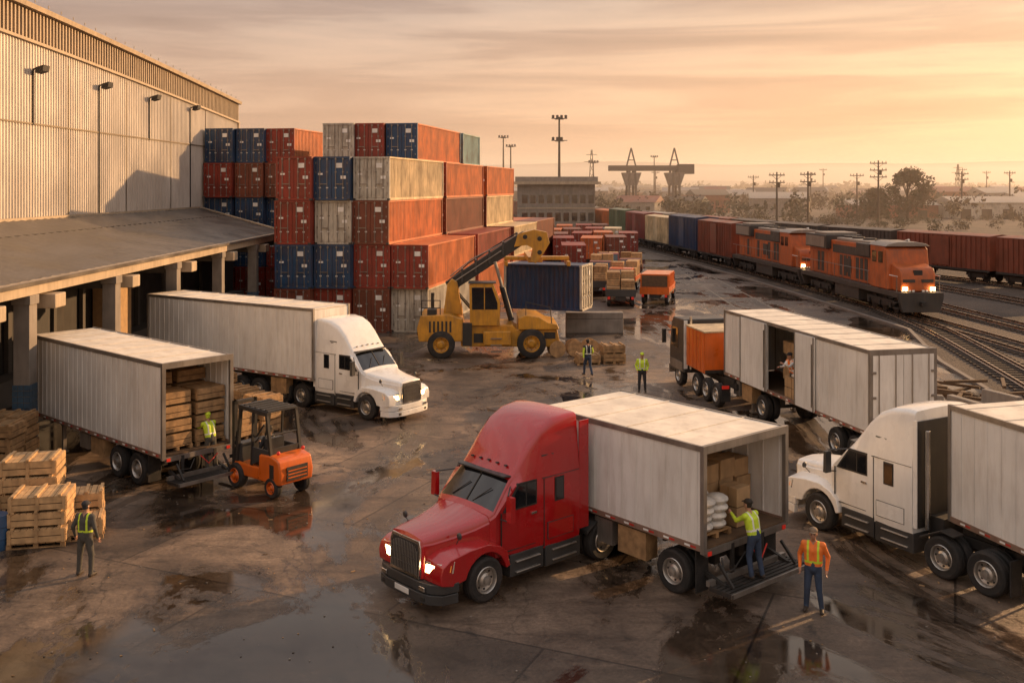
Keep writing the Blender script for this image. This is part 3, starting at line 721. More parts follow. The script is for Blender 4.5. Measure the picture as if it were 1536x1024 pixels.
T1=trailer('box_trailer',(-9.6,30.5),138.7,9.2,2.4,1.1,3.9,[1.65,2.9],tail=True)
b=B()
for yy in(.55,-.6):
    for xx in(.75,1.9):
        z=1.19; pallet(b,xx,yy,z,1.0,1.0); z+=.14
        for k in range(4 if xx<1 else 5):
            crate(b,xx+random.uniform(-.05,.05),yy,z,random.uniform(.85,.98),.95,.34,'wood'); z+=.42
b.obj('timber_crates',T1)
trailer('box_trailer',(-16.5,47.6),-32.7,10.6,2.2,1.2,4.15,[1.5,2.7,6.2,7.3])
T3=trailer('box_trailer',(12.62,32.1),102.7,10.9,2.4,1.2,3.93,[1.0,2.2,7.6],open_rear=False,gap=(4.7,7.0),ribs=.6,rw=.03)
b=B()
for x in(4.95,5.5,6.05,6.6):
    z=1.29
    for k in range(4): cbox(b,x,.15 if k%2 else .0,z,.52,.9,.48); z+=.49
for x in(5.1,5.65): 
    for k in range(2): cbox(b,x,.85,1.29+k*.4,.5,.4,.38)
for k in range(4): b.ell((5.35,.75,2.15+k*.18),(.3,.28,.12),'sack_white')
b.obj('cargo',T3,bevel=.01)
trailer('box_trailer',(14.2,15.6),106.3,9.0,2.5,1.2,3.95,[1.2,2.4],open_rear=False,landing=False,ribs=.42,rw=.03)
def box_truck(name,loc,rot,L=7.2,cabm='dark_grey',boxm='orange_paint'):
    T=empty(name,(*loc,0),rot); b=B()
    c=[(L,.6),(L,1.7),(L-.25,2.85),(L-.5,3.1),(L-2.0,3.15),(L-2.0,.7)]
    b.extr(c,'y',-1.15,1.15,cabm); 
    b.obj('cab',T,bevel=.06)
    b=B()
    b.extr([(L+.01,1.75),(L-.20,2.72),(L-.22,2.72),(L-.01,1.75)],'y',-1.0,1.0,'glass_dark')
    for s in(1,-1):
        b.extr([(L-.25,1.75),(L-.42,2.65),(L-1.2,2.65),(L-1.2,1.75)],'y',s*1.14,s*1.165,'glass_dark')
        b.extr([(L-.1,.75),(L-.1,1.15),(L-1.8,1.15),(L-1.8,.75)],'y',s*1.14,s*1.165,'frame_metal')
        b.tube([(L-.15,s*1.1,2.4),(L+.05,s*1.4,2.4)],.02,'chassis',6); b.box(L-.0,L+.1,*sorted((s*1.32,s*1.5)),1.8,2.45,'chassis')
        b.tube([(L-2.2,s*.9,.9),(L-2.2,s*.9,3.3)],.06,'chrome',8)
    for s in(1,-1): b.box(L-2.04,L-2.0,*sorted((s*.15,s*.85)),2.0,2.7,'glass_dark'); b.box(L-2.05,L-1.99,*sorted((s*1.0,s*1.16)),.9,3.1,'white_tape')
    b.box(L,L+.08,-1.15,1.15,.4,.8,'frame_metal')
    b.obj('cab_trim',T)
    b=B()
    b.box(1.8,L-2.3,-1.15,1.15,1.15,2.9,boxm)
    for x in np.arange(1.9,L-2.4,.45):
        for s in(1,-1): b.box(x,x+.07,*sorted((s*1.15,s*1.18)),1.2,2.85,boxm)
    b.box(1.75,L-2.25,-1.2,1.2,2.9,2.97,'c_cream'); b.box(1.76,1.8,-.05,.05,1.2,2.85,'chassis'); b.box(1.74,1.8,-1.15,1.15,1.15,1.3,'chassis')
    b.obj('cargo_box',T,bevel=.015)
    b=B()
    for s in(1,-1): b.beam((0,s*.42,.9),(L-.5,s*.42,.9),.1,.25,'chassis')
    b.box(.2,1.2,-.5,.5,1.0,1.15,'chassis')
    for s in(1,-1): b.box(0.05,.1,*sorted((s*.7,s*1.1)),.3,1.0,'rubber'); b.box(-.05,0,*sorted((s*.8,s*1.1)),.85,.98,'taillight')
    for x in(.6,1.75,2.9,L-1.2):
        for s in(1,-1): b.wheel(x,s*1.0,.5,.3,s,n=20)
    b.obj('chassis',T)
    return T
box_truck('box_truck',(9.75,41.3),100,6.4)
# ---------------------------------------------------------------- forklift
F=empty('forklift',(-7.45,30.45,0),140)
b=B()
b.extr([(-1.35,.42),(-1.40,.75),(-1.30,1.15),(-.9,1.25),(-.35,1.22),(-.30,.42)],'y',-.62,.62,'orange_paint')
b.extr([(-.35,.40),(-.35,.80),(.95,.80),(1.05,.40)],'y',-.58,.58,'orange_paint')
b.obj('body',F,bevel=.07)
b=B()
b.box(-.32,.30,-.42,.42,.80,1.05,'dark_grey'); b.box(-.38,-.22,-.30,.30,1.05,1.6,'dark_grey')
b.box(.62,.95,-.5,.5,.8,1.35,'dark_grey')
b.tube([(.60,.05,1.3),(.38,.05,1.5)],.02,'chassis',6)
b.box(-1.42,-1.39,-.38,.38,.55,.95,'chassis')
for z in(.62,.72,.82): b.box(-1.435,-1.415,-.34,.34,z,z+.03,'orange_paint')
for s in(1,-1):
    b.beam((-.85,s*.53,1.2),(-.66,s*.53,2.38),.09,.09,'chassis'); b.beam((.85,s*.53,.8),(.66,s*.53,2.42),.09,.09,'chassis'); b.beam((.1,s*.54,.8),(.0,s*.54,2.4),.06,.06,'chassis')
    b.beam((-.70,s*.52,2.42),(.74,s*.52,2.48),.10,.12,'chassis'); b.ell((-1.1,s*.45,1.33),(.05,.06,.06),'taillight')
    b.extr([(.1,.8),(-.80,1.22),(-.78,1.36),(.1,1.36)],'y',s*.52,s*.56,'dark_grey')
    b.box(-1.1,-.9,*sorted((s*.615,s*.63)),.6,1.0,'chassis')
    b.box(1.15,1.28,*sorted((s*.30,s*.42)),.15,2.55,'chassis'); b.beam((.9,s*.5,1.7),(1.18,s*.35,1.2),.05,.05,'chassis')
    b.box(1.36,2.2,*sorted((s*.18,s*.30)),.20,.25,'frame_metal'); b.box(1.30,1.36,*sorted((s*.18,s*.30)),.2,.9,'frame_metal')
b.box(1.26,1.31,-.5,.5,.45,.55,'chassis'); b.box(1.26,1.31,-.5,.5,.8,.9,'chassis'); b.box(1.15,1.28,-.42,.42,2.45,2.55,'chassis')
b.box(-.70,.74,-.52,.52,2.46,2.53,'dark_grey')
for i in range(5): b.box(-.6+i*.27,-.52+i*.27,-.5,.5,2.53,2.56,'chassis')
b.tube([(-.76,-.5,1.8),(-.76,.5,1.8)],.03,'chassis',6); b.box(-.86,-.80,-.5,.5,1.25,1.42,'chassis')
b.obj('overhead_guard_and_mast',F)
b=B()
for s in(1,-1): b.wheel(.80,s*.54,.38,.28,s,'orange_paint',22); b.wheel(-.95,s*.52,.31,.24,s,'orange_paint',22)
b.obj('wheels',F)
# ---------------------------------------------------------------- reach stacker
S=empty('reach_stacker',(-1.2,54.9,0),2)
b=B(); y0,y1=-1.5,1.5
b.extr([(-3.85,.9),(-3.95,1.6),(-3.75,2.3),(-2.2,2.35),(-1.5,2.1),(-1.3,.9)],'y',y0,y1,'yellow_paint')
b.extr([(-1.6,.6),(-1.6,1.75),(1.2,1.75),(1.4,1.5),(3.6,1.5),(3.75,.8),(3.4,.55)],'y',-1.25,1.25,'yellow_paint')
b.extr([(1.5,1.5),(1.5,2.15),(1.9,2.3),(2.6,2.2),(3.1,1.9),(3.6,1.8),(3.7,1.5)],'y',-1.45,1.45,'yellow_paint')
b.box(-.4,1.1,-1.6,-1.2,.7,1.45,'yellow_paint'); b.box(-1.3,.9,1.2,1.6,.7,1.45,'yellow_paint')
for yy in((.35,.65),(-.65,-.35)): b.extr([(-2.55,2.3),(-2.35,3.9),(-2.1,4.2),(-1.8,4.0),(-1.5,2.2)],'y',*yy,'yellow_paint')
b.obj('chassis_body',S,bevel=.06)
b=B()
b.extr([(-1.1,1.75),(-1.15,3.9),(-.9,4.0),(.15,4.0),(.5,3.0),(.5,1.75)],'y',-1.45,-.45,'yellow_paint')
b.extr([(-1.0,2.6),(-1.02,3.8),(.08,3.8),(.38,2.95),(.38,2.6)],'y',-1.46,-.44,'glass_dark')
b.extr([(.13,3.85),(.46,2.95),(.46,2.2),(.52,2.2),(.53,3.0),(.19,3.9)],'y',-1.38,-.52,'glass_dark')
b.box(-.36,-.30,-1.475,-.43,1.8,3.85,'yellow_paint'); b.box(-1.2,.3,-1.5,-.4,4.0,4.06,'dark_grey')
b.obj('cab',S,bevel=.02)
b=B()
b.beam((-2.3,0,3.7),(1.6,0,6.25),.70,.62,'chassis'); b.beam((0,0,5.3),(2.0,.1,6.5),.55,.50,'chassis')
b.extr([(1.3,5.9),(1.5,6.6),(2.4,6.85),(3.1,6.7),(3.25,6.1),(2.9,5.5),(2.5,5.0),(2.2,5.1),(2.35,5.8),(2.0,6.0)],'y',-.42,.42,'yellow_paint')
b.beam((-2.0,-.45,4.0),(.6,-.45,5.7),.05,.06,'frame_metal')
for s in(.48,-.48):
    b.tube([(1.15,s,1.9),(.65,s,3.7)],.16,'chassis',12); b.tube([(.65,s,3.7),(.25,s,5.1)],.09,'frame_metal',10)
    b.tube([(-1.9,s*.8,3.5),(-.8,s*.9,2.2)],.06,'chassis',8)
b.tube([(-2.1,.4,4.15),(-1.2,.45,4.95),(.2,.42,5.85),(1.5,.4,6.65)],.04,'chassis',6)
b.tube([(-2.2,-.3,4.3),(-1.0,-.35,5.25),(.6,-.3,6.05),(1.8,-.4,6.75)],.035,'frame_metal',6)
for k in range(5): b.box(-1.6+k*.75,-1.5+k*.75,-.38,.38,4.0+k*.49,4.72+k*.49,'dark_grey')
for x,z in((1.9,6.45),(2.7,6.35),(2.7,5.6)): b.tube([(x,-.46,z),(x,.46,z)],.13,'chassis',10)
b.obj('boom',S,bevel=.03)
b=B()
b.box(2.1,2.9,.2,5.0,5.0,5.3,'yellow_paint'); b.box(.9,4.8,4.7,5.3,4.8,5.02,'yellow_paint'); b.box(.9,1.1,4.1,6.3,4.5,4.78,'yellow_paint'); b.box(4.6,4.8,3.8,5.9,4.5,4.78,'yellow_paint')
b.obj('spreader',S,bevel=.03)
b=B()
for x,r in((-2.65,.74),(2.2,.78)):
    for s in(1,-1): b.wheel(x,s*1.35,r,.55,s,'yellow_paint',28)
for s in(1,-1):
    for i in range(3): b.box(.0+i*.0,.6,s*1.6-.1,s*1.6+.1,.35+i*.35,.40+i*.35,'frame_metal')
b.tube([(-3.7,-1.4,2.3),(-3.7,-1.4,3.1),(-2.7,-1.4,3.1),(-2.7,-1.4,2.3)],.03,'chassis',6)
b.tube([(-3.7,-1.4,2.7),(-2.7,-1.4,2.7)],.025,'chassis',6)
b.tube([(1.9,-1.4,2.2),(1.9,-1.4,3.0),(3.2,-1.4,2.7),(3.3,-1.4,1.8)],.03,'chassis',6)
b.box(-3.4,-2.9,-1.4,-.8,2.3,2.6,'chassis'); b.tube([(-3.2,.6,2.3),(-3.2,.6,3.3)],.09,'chassis',10)
b.box(-3.96,-3.9,-1.2,1.2,1.2,1.5,'chassis')
for k in range(6): b.box(-3.3+k*.22,-3.2+k*.22,-1.515,-1.5,1.4,2.0,'chassis')
b.box(-.9,-.1,-1.27,-1.25,.8,1.3,'chassis'); b.box(2.9,3.5,-1.27,-1.25,1.0,1.35,'chassis'); b.box(-1.5,-1.0,-1.6,-1.25,.7,1.9,'chassis')
b.obj('wheels_and_rails',S)
# ---------------------------------------------------------------- locomotive + wagons
def place(path,sf,L):
    a,_=path.at(sf); c,_=path.at(sf+L); d=a-c; return ((a.x,a.y,.25),math.degrees(math.atan2(d.y,d.x)))
def bogie(b,xc,ax,m='chassis'):
    for s in(1,-1):
        b.extr([(xc-ax[-1]-.5,.55),(xc-ax[-1]-.4,.85),(xc+ax[-1]+.4,.85),(xc+ax[-1]+.5,.55),(xc+.4,.35),(xc-.4,.35)],'y',s*1.0,s*1.15,m)
        for a in ax:
            for q in((a,-a) if a else (0,)): b.box(xc+q-.16,xc+q+.16,*sorted((s*1.1,s*1.25)),.35,.68,m)
    for a in ax:
        for q in((a,-a) if a else (0,)):
            for s in(1,-1): b.lathe_y((xc+q,s*.76,.46),[(.001,-.06),(.46,-.06),(.50,-.05),(.46,.06),(.001,.06)],m,16)
            b.tube([(xc+q,-.7,.46),(xc+q,.7,.46)],.08,m,6)
LS=1.09
def loco(s0,L=18.2):
    loc,rot=place(TA,s0,L*LS); T=empty('diesel_locomotive',loc,rot); T.scale=(LS,LS,LS)
    b=B()
    b.box(-L+.3,-.3,-1.45,1.45,1.15,1.5,'loco_dark')
    b.extr([(-1.45,1.5),(-1.45,1.1),(-1.2,.25),(1.2,.25),(1.45,1.1),(1.45,1.5)],'x',-.35,-.05,'loco_dark')
    b.extr([(-1.45,1.5),(-1.45,1.1),(-1.2,.35),(1.2,.35),(1.45,1.1),(1.45,1.5)],'x',-L+.05,-L+.35,'loco_dark')
    b.box(-11.2,-6.8,-1.3,1.3,.3,1.15,'loco_dark')
    bogie(b,-3.6,[0,1.7]);bogie(b,-L+3.6,[0,1.7])
    b.box(.0,.35,-.15,.15,.7,.95,'chassis')
    b.obj('frame_and_bogies',T,bevel=.02)
    b=B()
    b.extr([(-.55,1.5),(-.50,2.6),(-.75,3.0),(-2.0,3.25),(-2.0,1.5)],'y',-1.15,1.15,'loco_orange')
    b.extr([(-1.75,1.5),(-1.95,3.2),(-2.15,4.15),(-2.5,4.35),(-4.6,4.35),(-4.6,1.5)],'y',-1.42,1.42,'loco_orange')
    b.obj('nose_and_cab',T,bevel=.10)
    b=B()
    b.extr([(-1.5,4.30),(-1.25,4.48),(-.6,4.60),(.6,4.60),(1.25,4.48),(1.5,4.30)],'x',-4.8,-2.0,'loco_roof')
    b.box(-12.5,-4.62,-1.0,1.0,1.5,4.2,'loco_orange'); b.box(-L+.9,-12.52,-1.0,1.0,1.5,4.2,'loco_orange')
    b.box(-12.0,-5.2,-.85,.85,4.2,4.42,'loco_roof'); b.box(-L+1.0,-12.7,-1.4,1.4,3.5,4.55,'loco_dark')
    b.box(-L+2.5,-13.2,-1.2,1.2,4.55,4.72,'loco_roof')
    b.box(-7.2,-4.9,-1.35,1.35,3.4,4.3,'loco_dark')
    b.obj('long_hood',T,bevel=.05)
    b=B()
    for q in((-1.2,-.65),(-.55,-.05),(.05,.55),(.65,1.2)): b.extr([(-2.03,3.42),(-2.165,4.08),(-2.145,4.10),(-2.01,3.42)],'y',*q,'glass_dark')
    for s in(1,-1):
        for x in(-2.9,-3.9): b.box(x-.35,x+.35,*sorted((s*1.41,s*1.44)),3.2,3.95,'glass_dark')
        b.box(-.42,-.36,*sorted((s*.75,s*1.05)),1.62,1.82,'headlight'); 
        for k in range(4): b.box(-.52,-.47,*sorted((s*(.25+k*.24),s*(.40+k*.24))),1.52,1.62,'white_tape')
        b.box(-.50,-.485,*sorted((s*.2,s*1.0)),2.1,2.3,'loco_dark')
        x=-5.2
        while x>-L+1.4: b.box(x-.55,x,*sorted((s*.99,s*1.02)),1.7,3.2,'loco_orange' if random.random()<.6 else 'loco_dark'); x-=.75
        b.box(-12.3,-4.8,*sorted((s*1.0,s*1.03)),3.3,3.9,'loco_dark')
        b.box(-10,-8.8,*sorted((s*1.02,s*1.05)),2.0,3.0,'loco_dark'); b.box(-L+1.2,-13,*sorted((s*1.41,s*1.44)),3.6,4.4,'frame_metal')
        x=-.5
        while x>-L: b.tube([(x,s*1.4,1.5),(x,s*1.4,2.5)],.025,'frame_metal',5); x-=1.5
        b.tube([(-.4,s*1.4,2.5),(-1.6,s*1.4,2.5)],.025,'white_tape',5); b.tube([(-4.8,s*1.4,2.5),(-L+.2,s*1.4,2.5)],.025,'frame_metal',5)
        for i in range(3): b.box(-.9,-.35,*sorted((s*1.1,s*1.5)),.45+i*.35,.5+i*.35,'loco_dark')
    b.ell((-.58,-.12,2.72),(.08,.11,.11),'headlight'); b.ell((-.58,.12,2.72),(.08,.11,.11),'headlight'); b.box(-.62,-.5,-.28,.28,2.56,2.88,'chassis')
    b.box(-2.3,-2.1,-.3,.3,4.35,4.55,'chassis')
    for x in(-6,-8,-10,-11.5): b.tube([(x,0,4.4),(x,0,4.55)],.45,'loco_dark',14)
    b.tube([(-3.2,.4,4.6),(-2.7,.4,4.7)],.07,'chrome',8)
    b.obj('windows_lights_rails',T)
sL=TA.atY(68.5)
loco(sL); loco(sL+20.4)
wm={}
def wagon(path,s0,c,L=12.4,h=3.7):
    k=(c,L,h)
    if k not in wm:
        b=B()
        b.box(-L,0,-1.45,1.45,1.1,1.1+h,c)
        x=-L+.1
        while x<-.1:
            for s in(1,-1): b.box(x,x+.10,*sorted((s*1.45,s*1.52)),1.15,1.05+h,c)
            x+=.62
        for s in(1,-1): b.box(-L,0,*sorted((s*1.45,s*1.55)),.95,1.15,'chassis'); b.box(-L/2-1.2,-L/2+1.2,*sorted((s*1.5,s*1.56)),1.3,.9+h,c)
        b.extr([(-1.5,1.1+h),(0,1.28+h),(1.5,1.1+h)],'x',-L,0,c)
        b.box(-L,-.0,-.4,.4,.7,1.0,'chassis'); b.box(-L-.4,.4,-.12,.12,.75,.95,'chassis')
        bogie(b,-1.9,[.85]);bogie(b,-L+1.9,[.85])
        wm[k]=b.mesh('freight_wagon')
    loc,rot=place(path,s0,L); inst('freight_wagon',wm[k],loc,rot)
s=sL+41
for i,c in enumerate(['c_brown','c_dkblue','c_cream','c_maroon','c_green','c_orange','c_grey','c_blue','c_brown','c_cream','c_blue','c_red','c_brown','c_green','c_grey','c_brown']):
    wagon(TA,s,c,h=(3.8,4.0,3.6)[i%3]); s+=13.3
s=TC.atY(80)
for c in['c_brown','c_brown','c_dark','c_dark','c_dark','c_brown','c_dark','c_grey','c_dark','c_brown','c_dark','c_dark','c_brown','c_grey']:
    wagon(TC,s,c,h=3.2); s+=13.3
# ---------------------------------------------------------------- small yard trucks
def flatbed(loc,rot,cabm,load):
    T=empty('flatbed_truck',(*loc,0),rot); b=B()
    b.extr([(2.9,.5),(2.9,1.25),(2.6,1.35),(2.3,2.15),(1.2,2.2),(1.2,.5)],'y',-1.0,1.0,cabm)
    b.box(-3,1.1,-1.15,1.15,.85,1.0,'wood_dark')
    for s in(1,-1): b.box(-3,1.1,*sorted((s*1.1,s*1.16)),1.0,1.35,cabm)
    b.box(-3.05,-2.98,-1.15,1.15,.8,1.35,cabm); b.box(-3.08,-3.05,-1.0,-.8,.6,.8,'taillight'); b.box(-3.08,-3.05,.8,1.0,.6,.8,'taillight')
    b.obj('body',T,bevel=.04)
    b=B()
    b.extr([(2.60,1.42),(2.34,2.08),(2.37,2.08),(2.66,1.42)],'y',-.88,.88,'glass_dark')
    for s in(1,-1):
        b.extr([(2.45,1.45),(2.22,2.05),(1.4,2.05),(1.4,1.45)],'y',s*.99,s*1.015,'glass_dark'); b.box(2.9,2.93,*sorted((s*.6,s*.9)),.8,1.0,'chrome')
        for x in(2.1,-1.6,-2.4): b.wheel(x,s*.9,.42,.26,s,n=16)
    b.box(2.9,3.0,-1,1,.45,.65,'dark_grey'); b.box(1.21,1.23,-.8,.8,1.4,2.0,'glass_dark'); b.box(-3,2.5,-.4,.4,.5,.85,'chassis')
    b.box(2.9,2.94,-.5,.5,.75,1.15,'chassis')
    b.obj('glass_and_wheels',T)
    b=B()
    if load=='crates':
        for x in(-2.4,-1.3,-.2):
            for y in(-.55,.55):
                z=1.0
                for k in range(random.choice((1,2,3))): crate(b,x,y,z,1.0,1.0,.5,random.choice(('wood','wood_pale'))); z+=.53
    elif load=='box':
        hh=random.uniform(2.1,2.6)
        b.box(-2.95,1.0,-1.1,1.1,1.35,hh,cabm); 
        for x in np.arange(-2.8,1,.5):
            for s in(1,-1): b.box(x,x+.08,*sorted((s*1.1,s*1.13)),1.36,hh-.05,cabm)
        b.box(-2.99,-2.95,-1.0,1.0,1.4,hh-.1,'wood_dark')
    b.obj('load',T,bevel=.01)
random.seed(11)
for (x,y,r,c,l) in((11.9,80.5,75,'orange_paint','box'),(8.6,79,80,'dark_grey','crates'),(9.9,88,-100,'orange_paint','crates'),(7.2,86,82,'dark_grey','crates'),(8.6,96,-98,'c_brown','crates'),(11.8,99,-100,'c_brown','crates'),(10.4,107,-98,'c_red','crates')):
    flatbed((x,y),r+random.uniform(-5,5),c,l)
def chassis_trailer(loc,rot,c,L=6.6):
    T=empty('container_chassis_trailer',(*loc,0),rot); b=B()
    for x in(.6,1.8): b.beam((x,0,.95),(x,L,.95),.14,.2,'chassis')
    b.box(0,2.4,-.1,.1,.85,1.05,'chassis'); b.box(0,2.4,L-.1,L+.1,.85,1.05,'chassis')
    for y in(1.0,2.1): 
        b.X=Matrix.Translation((1.2,y,0))@Matrix.Rotation(rad(90),4,'Z')
        for s in(1,-1): b.wheel(0,s*1.0,.48,.3,s,n=16)
    b.X=None
    b.box(.5,.65,L-1.2,L-1.05,.0,.9,'frame_metal'); b.box(1.75,1.9,L-1.2,L-1.05,.0,.9,'frame_metal'); b.box(.2,2.2,-.12,-.06,.5,.62,'frame_metal')
    b.obj('running_gear',T)
    o=inst('container_load',container_mesh(c,None,6.6),(0,0,1.08),0,T); o.scale=(1,1,.85)
for (x,y,c) in((4.9,98,'c_red'),(7.7,112,'c_orange'),(4.6,112,'c_red'),(10.8,114,'c_brown'),(4.4,122,'c_brown'),(7.4,124,'c_red'),(10.4,126,'c_orange'),(13.3,124,'c_red'),(4.1,134,'c_orange'),(7.1,136,'c_brown'),(10.1,138,'c_red'),(12.8,138,'c_cream'),(3.6,147,'c_red'),(6.6,148,'c_orange'),(9.6,150,'c_red'),(12.3,151,'c_brown')):
    chassis_trailer((x,y),random.uniform(-7,-1),c)
# ---------------------------------------------------------------- crates / pallets in yard
def crates(name,loc,rot,spec,m='wood_pale',h=.36,w=1.25,d=.95):
    b=B()
    for (x,y,n) in spec:
        pallet(b,x,y,0,w,d); z=.14
        for k in range(n):
            crate(b,x+random.uniform(-.06,.06),y+random.uniform(-.05,.05),z,w,d,h,m,2); z+=h+.02
            for q in(-.4,0,.4): b.box(x+q*w-.04,x+q*w+.04,y-d/2,y+d/2,z-.005,z+.05,m)
            z+=.05
    return b.obj(name,None,(*loc,0),rot)
crates('crate_stack',(-12.25,25.9),12,[(0,0,3)],w=1.4,d=1.1,h=.33)
crates('crate_stack',(-13.15,27.3),12,[(0,0,4)],w=1.45,d=1.1)
crates('crate_stack',(-11.25,26.3),18,[(0,0,1),(-.05,.9,2)],w=.9,d=.8)
crates('crate_stack',(-14.2,25.9),5,[(0,0,2)],w=1.2)
crates('crate_stack',(-16.1,31.2),0,[(0,0,4),(-1.4,0,4),(-.2,1.3,4)],m='wood')
crates('crate_stack',(-11.2,41.0),-35,[(0,0,2),(-1.4,0,3)],m='wood',w=1.2)
crates('crate_stack',(-10.1,36.6),-35,[(0,0,2),(.1,1.1,3)],m='wood',w=1.1)
crates('crate_stack',(-15.3,64.5),0,[(0,0,3),(1.4,0,2)],m='wood')
crates('crate_stack',(3.9,51.8),8,[(0,0,1),(1.4,.2,2)],m='wood',w=1.2)
crates('crate_stack',(14.6,36.6),20,[(0,0,1)],m='wood_dark')
b=B()
for x in(0,1.0,1.9):
    b.lathe_y((x,0,.45),[(.45,-.35),(.45,-.30),(.18,-.30),(.18,.30),(.45,.30),(.45,.35),(.001,.35)],'wood',18); b.lathe_y((x,0,.45),[(.45,-.35),(.001,-.35)],'wood',18)
b.obj('cable_reels',None,(2.4,54.0,0),10)
b=B(); b.tube([(0,0,0),(0,0,.03),(0,0,.28),(0,0,.30),(0,0,.58),(0,0,.60),(0,0,.88)],[.27,.29,.29,.305,.29,.305,.28],'blue_plastic',20)
b.obj('plastic_drum',None,(-13.1,25.3,0))
b=B()
for k,(x,y,r) in enumerate(((0,0,10),(1.9,.6,-5),(3.0,-1.2,30),(.8,1.9,60),(4.2,1.0,0))):
    b.X=Matrix.Translation((x,y,0))@Matrix.Rotation(rad(r),4,'Z')
    b.extr([(-.35,0),(-.2,.25),(-.15,.75),(.15,.75),(.2,.25),(.35,0)],'y',-.9,.9,'concrete')
b.X=None
b.obj('concrete_barriers',None,(16.5,38.5,0),20,bevel=.03)
b=B()
for k in range(14):
    x=random.uniform(0,4);y=random.uniform(0,4); a=random.uniform(0,3)
    b.beam((x,y,.1+k*.03),(x+2*math.cos(a),y+2*math.sin(a),.12+k*.03),.15,.12,'wood_dark')
b.obj('timber_pile',None,(18.0,41,0),0)
b=B(); b.box(0,3.6,0,1,0,.9,'concrete'); b.box(.0,3.6,.0,.8,.905,1.3,'concrete'); b.obj('concrete_block',None,(3.4,62.5,0),0,bevel=.04)
# ---------------------------------------------------------------- background structures
b=B(); b.box(1,15,180,192,0,9.6,'concrete'); b.box(.2,16,179,193,9.6,10.1,'fascia'); b.box(.6,15.5,179.5,192.5,10.1,11.0,'loco_roof')
for z in(3,6.2): 
    for x in np.arange(1.8,14.5,1.5): b.box(x,x+1.0,179.95,180.02,z,z+1.5,'glass_dark')
b.box(1,15,179.9,180.1,5.2,5.4,'fascia')
b.obj('office_building')
def mast(x,y,h,heads=2,nm='light_mast'):
    b=B(); b.tube([(0,0,0),(0,0,h)],[.38,.18],'pole_metal',8)
    for k in range(heads):
        z=h-.4-k*h*.19; b.box(-1.6,1.6,-.1,.1,z,z+.15,'pole_metal')
        for i in range(4 if k==0 else 3): b.box(-1.5+i*.85,-1.0+i*.85,-.35,.2,z+.15,z+.75,'pole_metal')
        b.box(-.9,.9,-.5,.5,z-.12,z-.04,'pole_metal')
    b.obj(nm,None,(x,y,0))
mast(9.5,200,23.2); mast(-2.6,300,24.3,1); mast(-.4,310,22,1)
mast(25.3,310,17,1); mast(60,420,22,1)
def upole(x,y,h,arms=2,rot=10):
    b=B(); b.tube([(0,0,0),(0,0,h)],[.28,.16],'pole_wood',7)
    for k in range(arms):
        z=h-.8-k*1.6; b.box(-1.9,1.9,-.1,.1,z,z+.22,'pole_wood')
        for i in(-1.7,-.9,.9,1.7): b.tube([(i,0,z+.2),(i,0,z+.6)],.08,'pole_wood',5)
        for s in(1,-1): b.beam((0,0,z-.9),(s*1.1,0,z),.07,.07,'pole_wood')
    b.tube([(.5,0,h-3.4),(.5,0,h-2.4)],.3,'pole_wood',8)
    b.obj('utility_pole',None,(x,y,0),rot)
for x,y,h,a in((85,231,15.3,3),(66,222,12.6,2),(58,218,12.4,2),(97,280,13,1),(131,290,13.6,2),(151,302,14,1),(80,330,13,1),(88,520,17,1),(150,480,18,1),(62,430,16,1),(120,400,15,1),(190,420,17,1),(205,430,16,1)): upole(x,y,h,a,random.uniform(-10,30))
def lattice(x,y,h):
    b=B(); 
    for sx in(-1,1):
        for sy in(-1,1): b.beam((sx*1.6,sy*1.6,0),(sx*.2,sy*.2,h),.22,.22,'pole_metal')
    for k in range(8):
        z=h*k/8;r=1.6-1.4*k/8;z2=h*(k+1)/8;r2=1.6-1.4*(k+1)/8
        b.beam((-r,-r,z),(r2,-r2,z2),.12,.12,'pole_metal');b.beam((r,r,z),(-r2,r2,z2),.12,.12,'pole_metal')
    b.beam((-3,0,h*.8),(3,0,h*.8),.2,.2,'pole_metal');b.beam((-2.2,0,h*.92),(2.2,0,h*.92),.2,.2,'pole_metal')
    b.obj('lattice_tower',None,(x,y,0))
lattice(32,400,24)
lattice(215,480,20)
b=B()
for x in(39.5,53.8):
    for dy in(-5,5):
        b.beam((x-1.3,dy,0),(x-.9,dy*.6,14.6),.7,.7,'pole_metal');b.beam((x+1.3,dy,0),(x+.9,dy*.6,14.6),.7,.7,'pole_metal')
    for z in(3,6,9): b.beam((x-1.2,-4,z),(x+1.2,-4,z),.3,.3,'pole_metal')
    b.hexa([(x-1.6,-3,9.5),(x+1.6,-3,9.5),(x+1.6,3,9.5),(x-1.6,3,9.5),(x-3.0,-3.5,13.8),(x+3.0,-3.5,13.8),(x+3.0,3.5,13.8),(x-3.0,3.5,13.8)],'concrete')
    b.beam((x-1.5,0,16),(x,0,22),.45,.45,'pole_metal');b.beam((x+1.5,0,16),(x,0,22),.45,.45,'pole_metal')
    b.beam((x-1.2,0,18),(x+1.2,0,18),.3,.3,'pole_metal')
b.box(32,60,-1.5,1.5,14.4,16.2,'concrete_dark'); b.box(55,60,-2.5,2.5,13.4,16.6,'concrete_dark')
b.obj('gantry_crane',None,(0,330,0))
def shed(x,y,w,d,h,m):
    b=B(); b.box(-w/2,w/2,0,d,0,h,m); b.extr([(-.5,h),(d/2,h+1.8),(d+.5,h)],'x',-w/2-.5,w/2+.5,'loco_roof')
    for i in range(int(w/6)): b.box(-w/2+1.5+i*6,-w/2+4.5+i*6,-.05,.02,0,h*.6,'dark_wall')
    b.obj('industrial_shed',None,(x,y,0),random.uniform(-8,8))
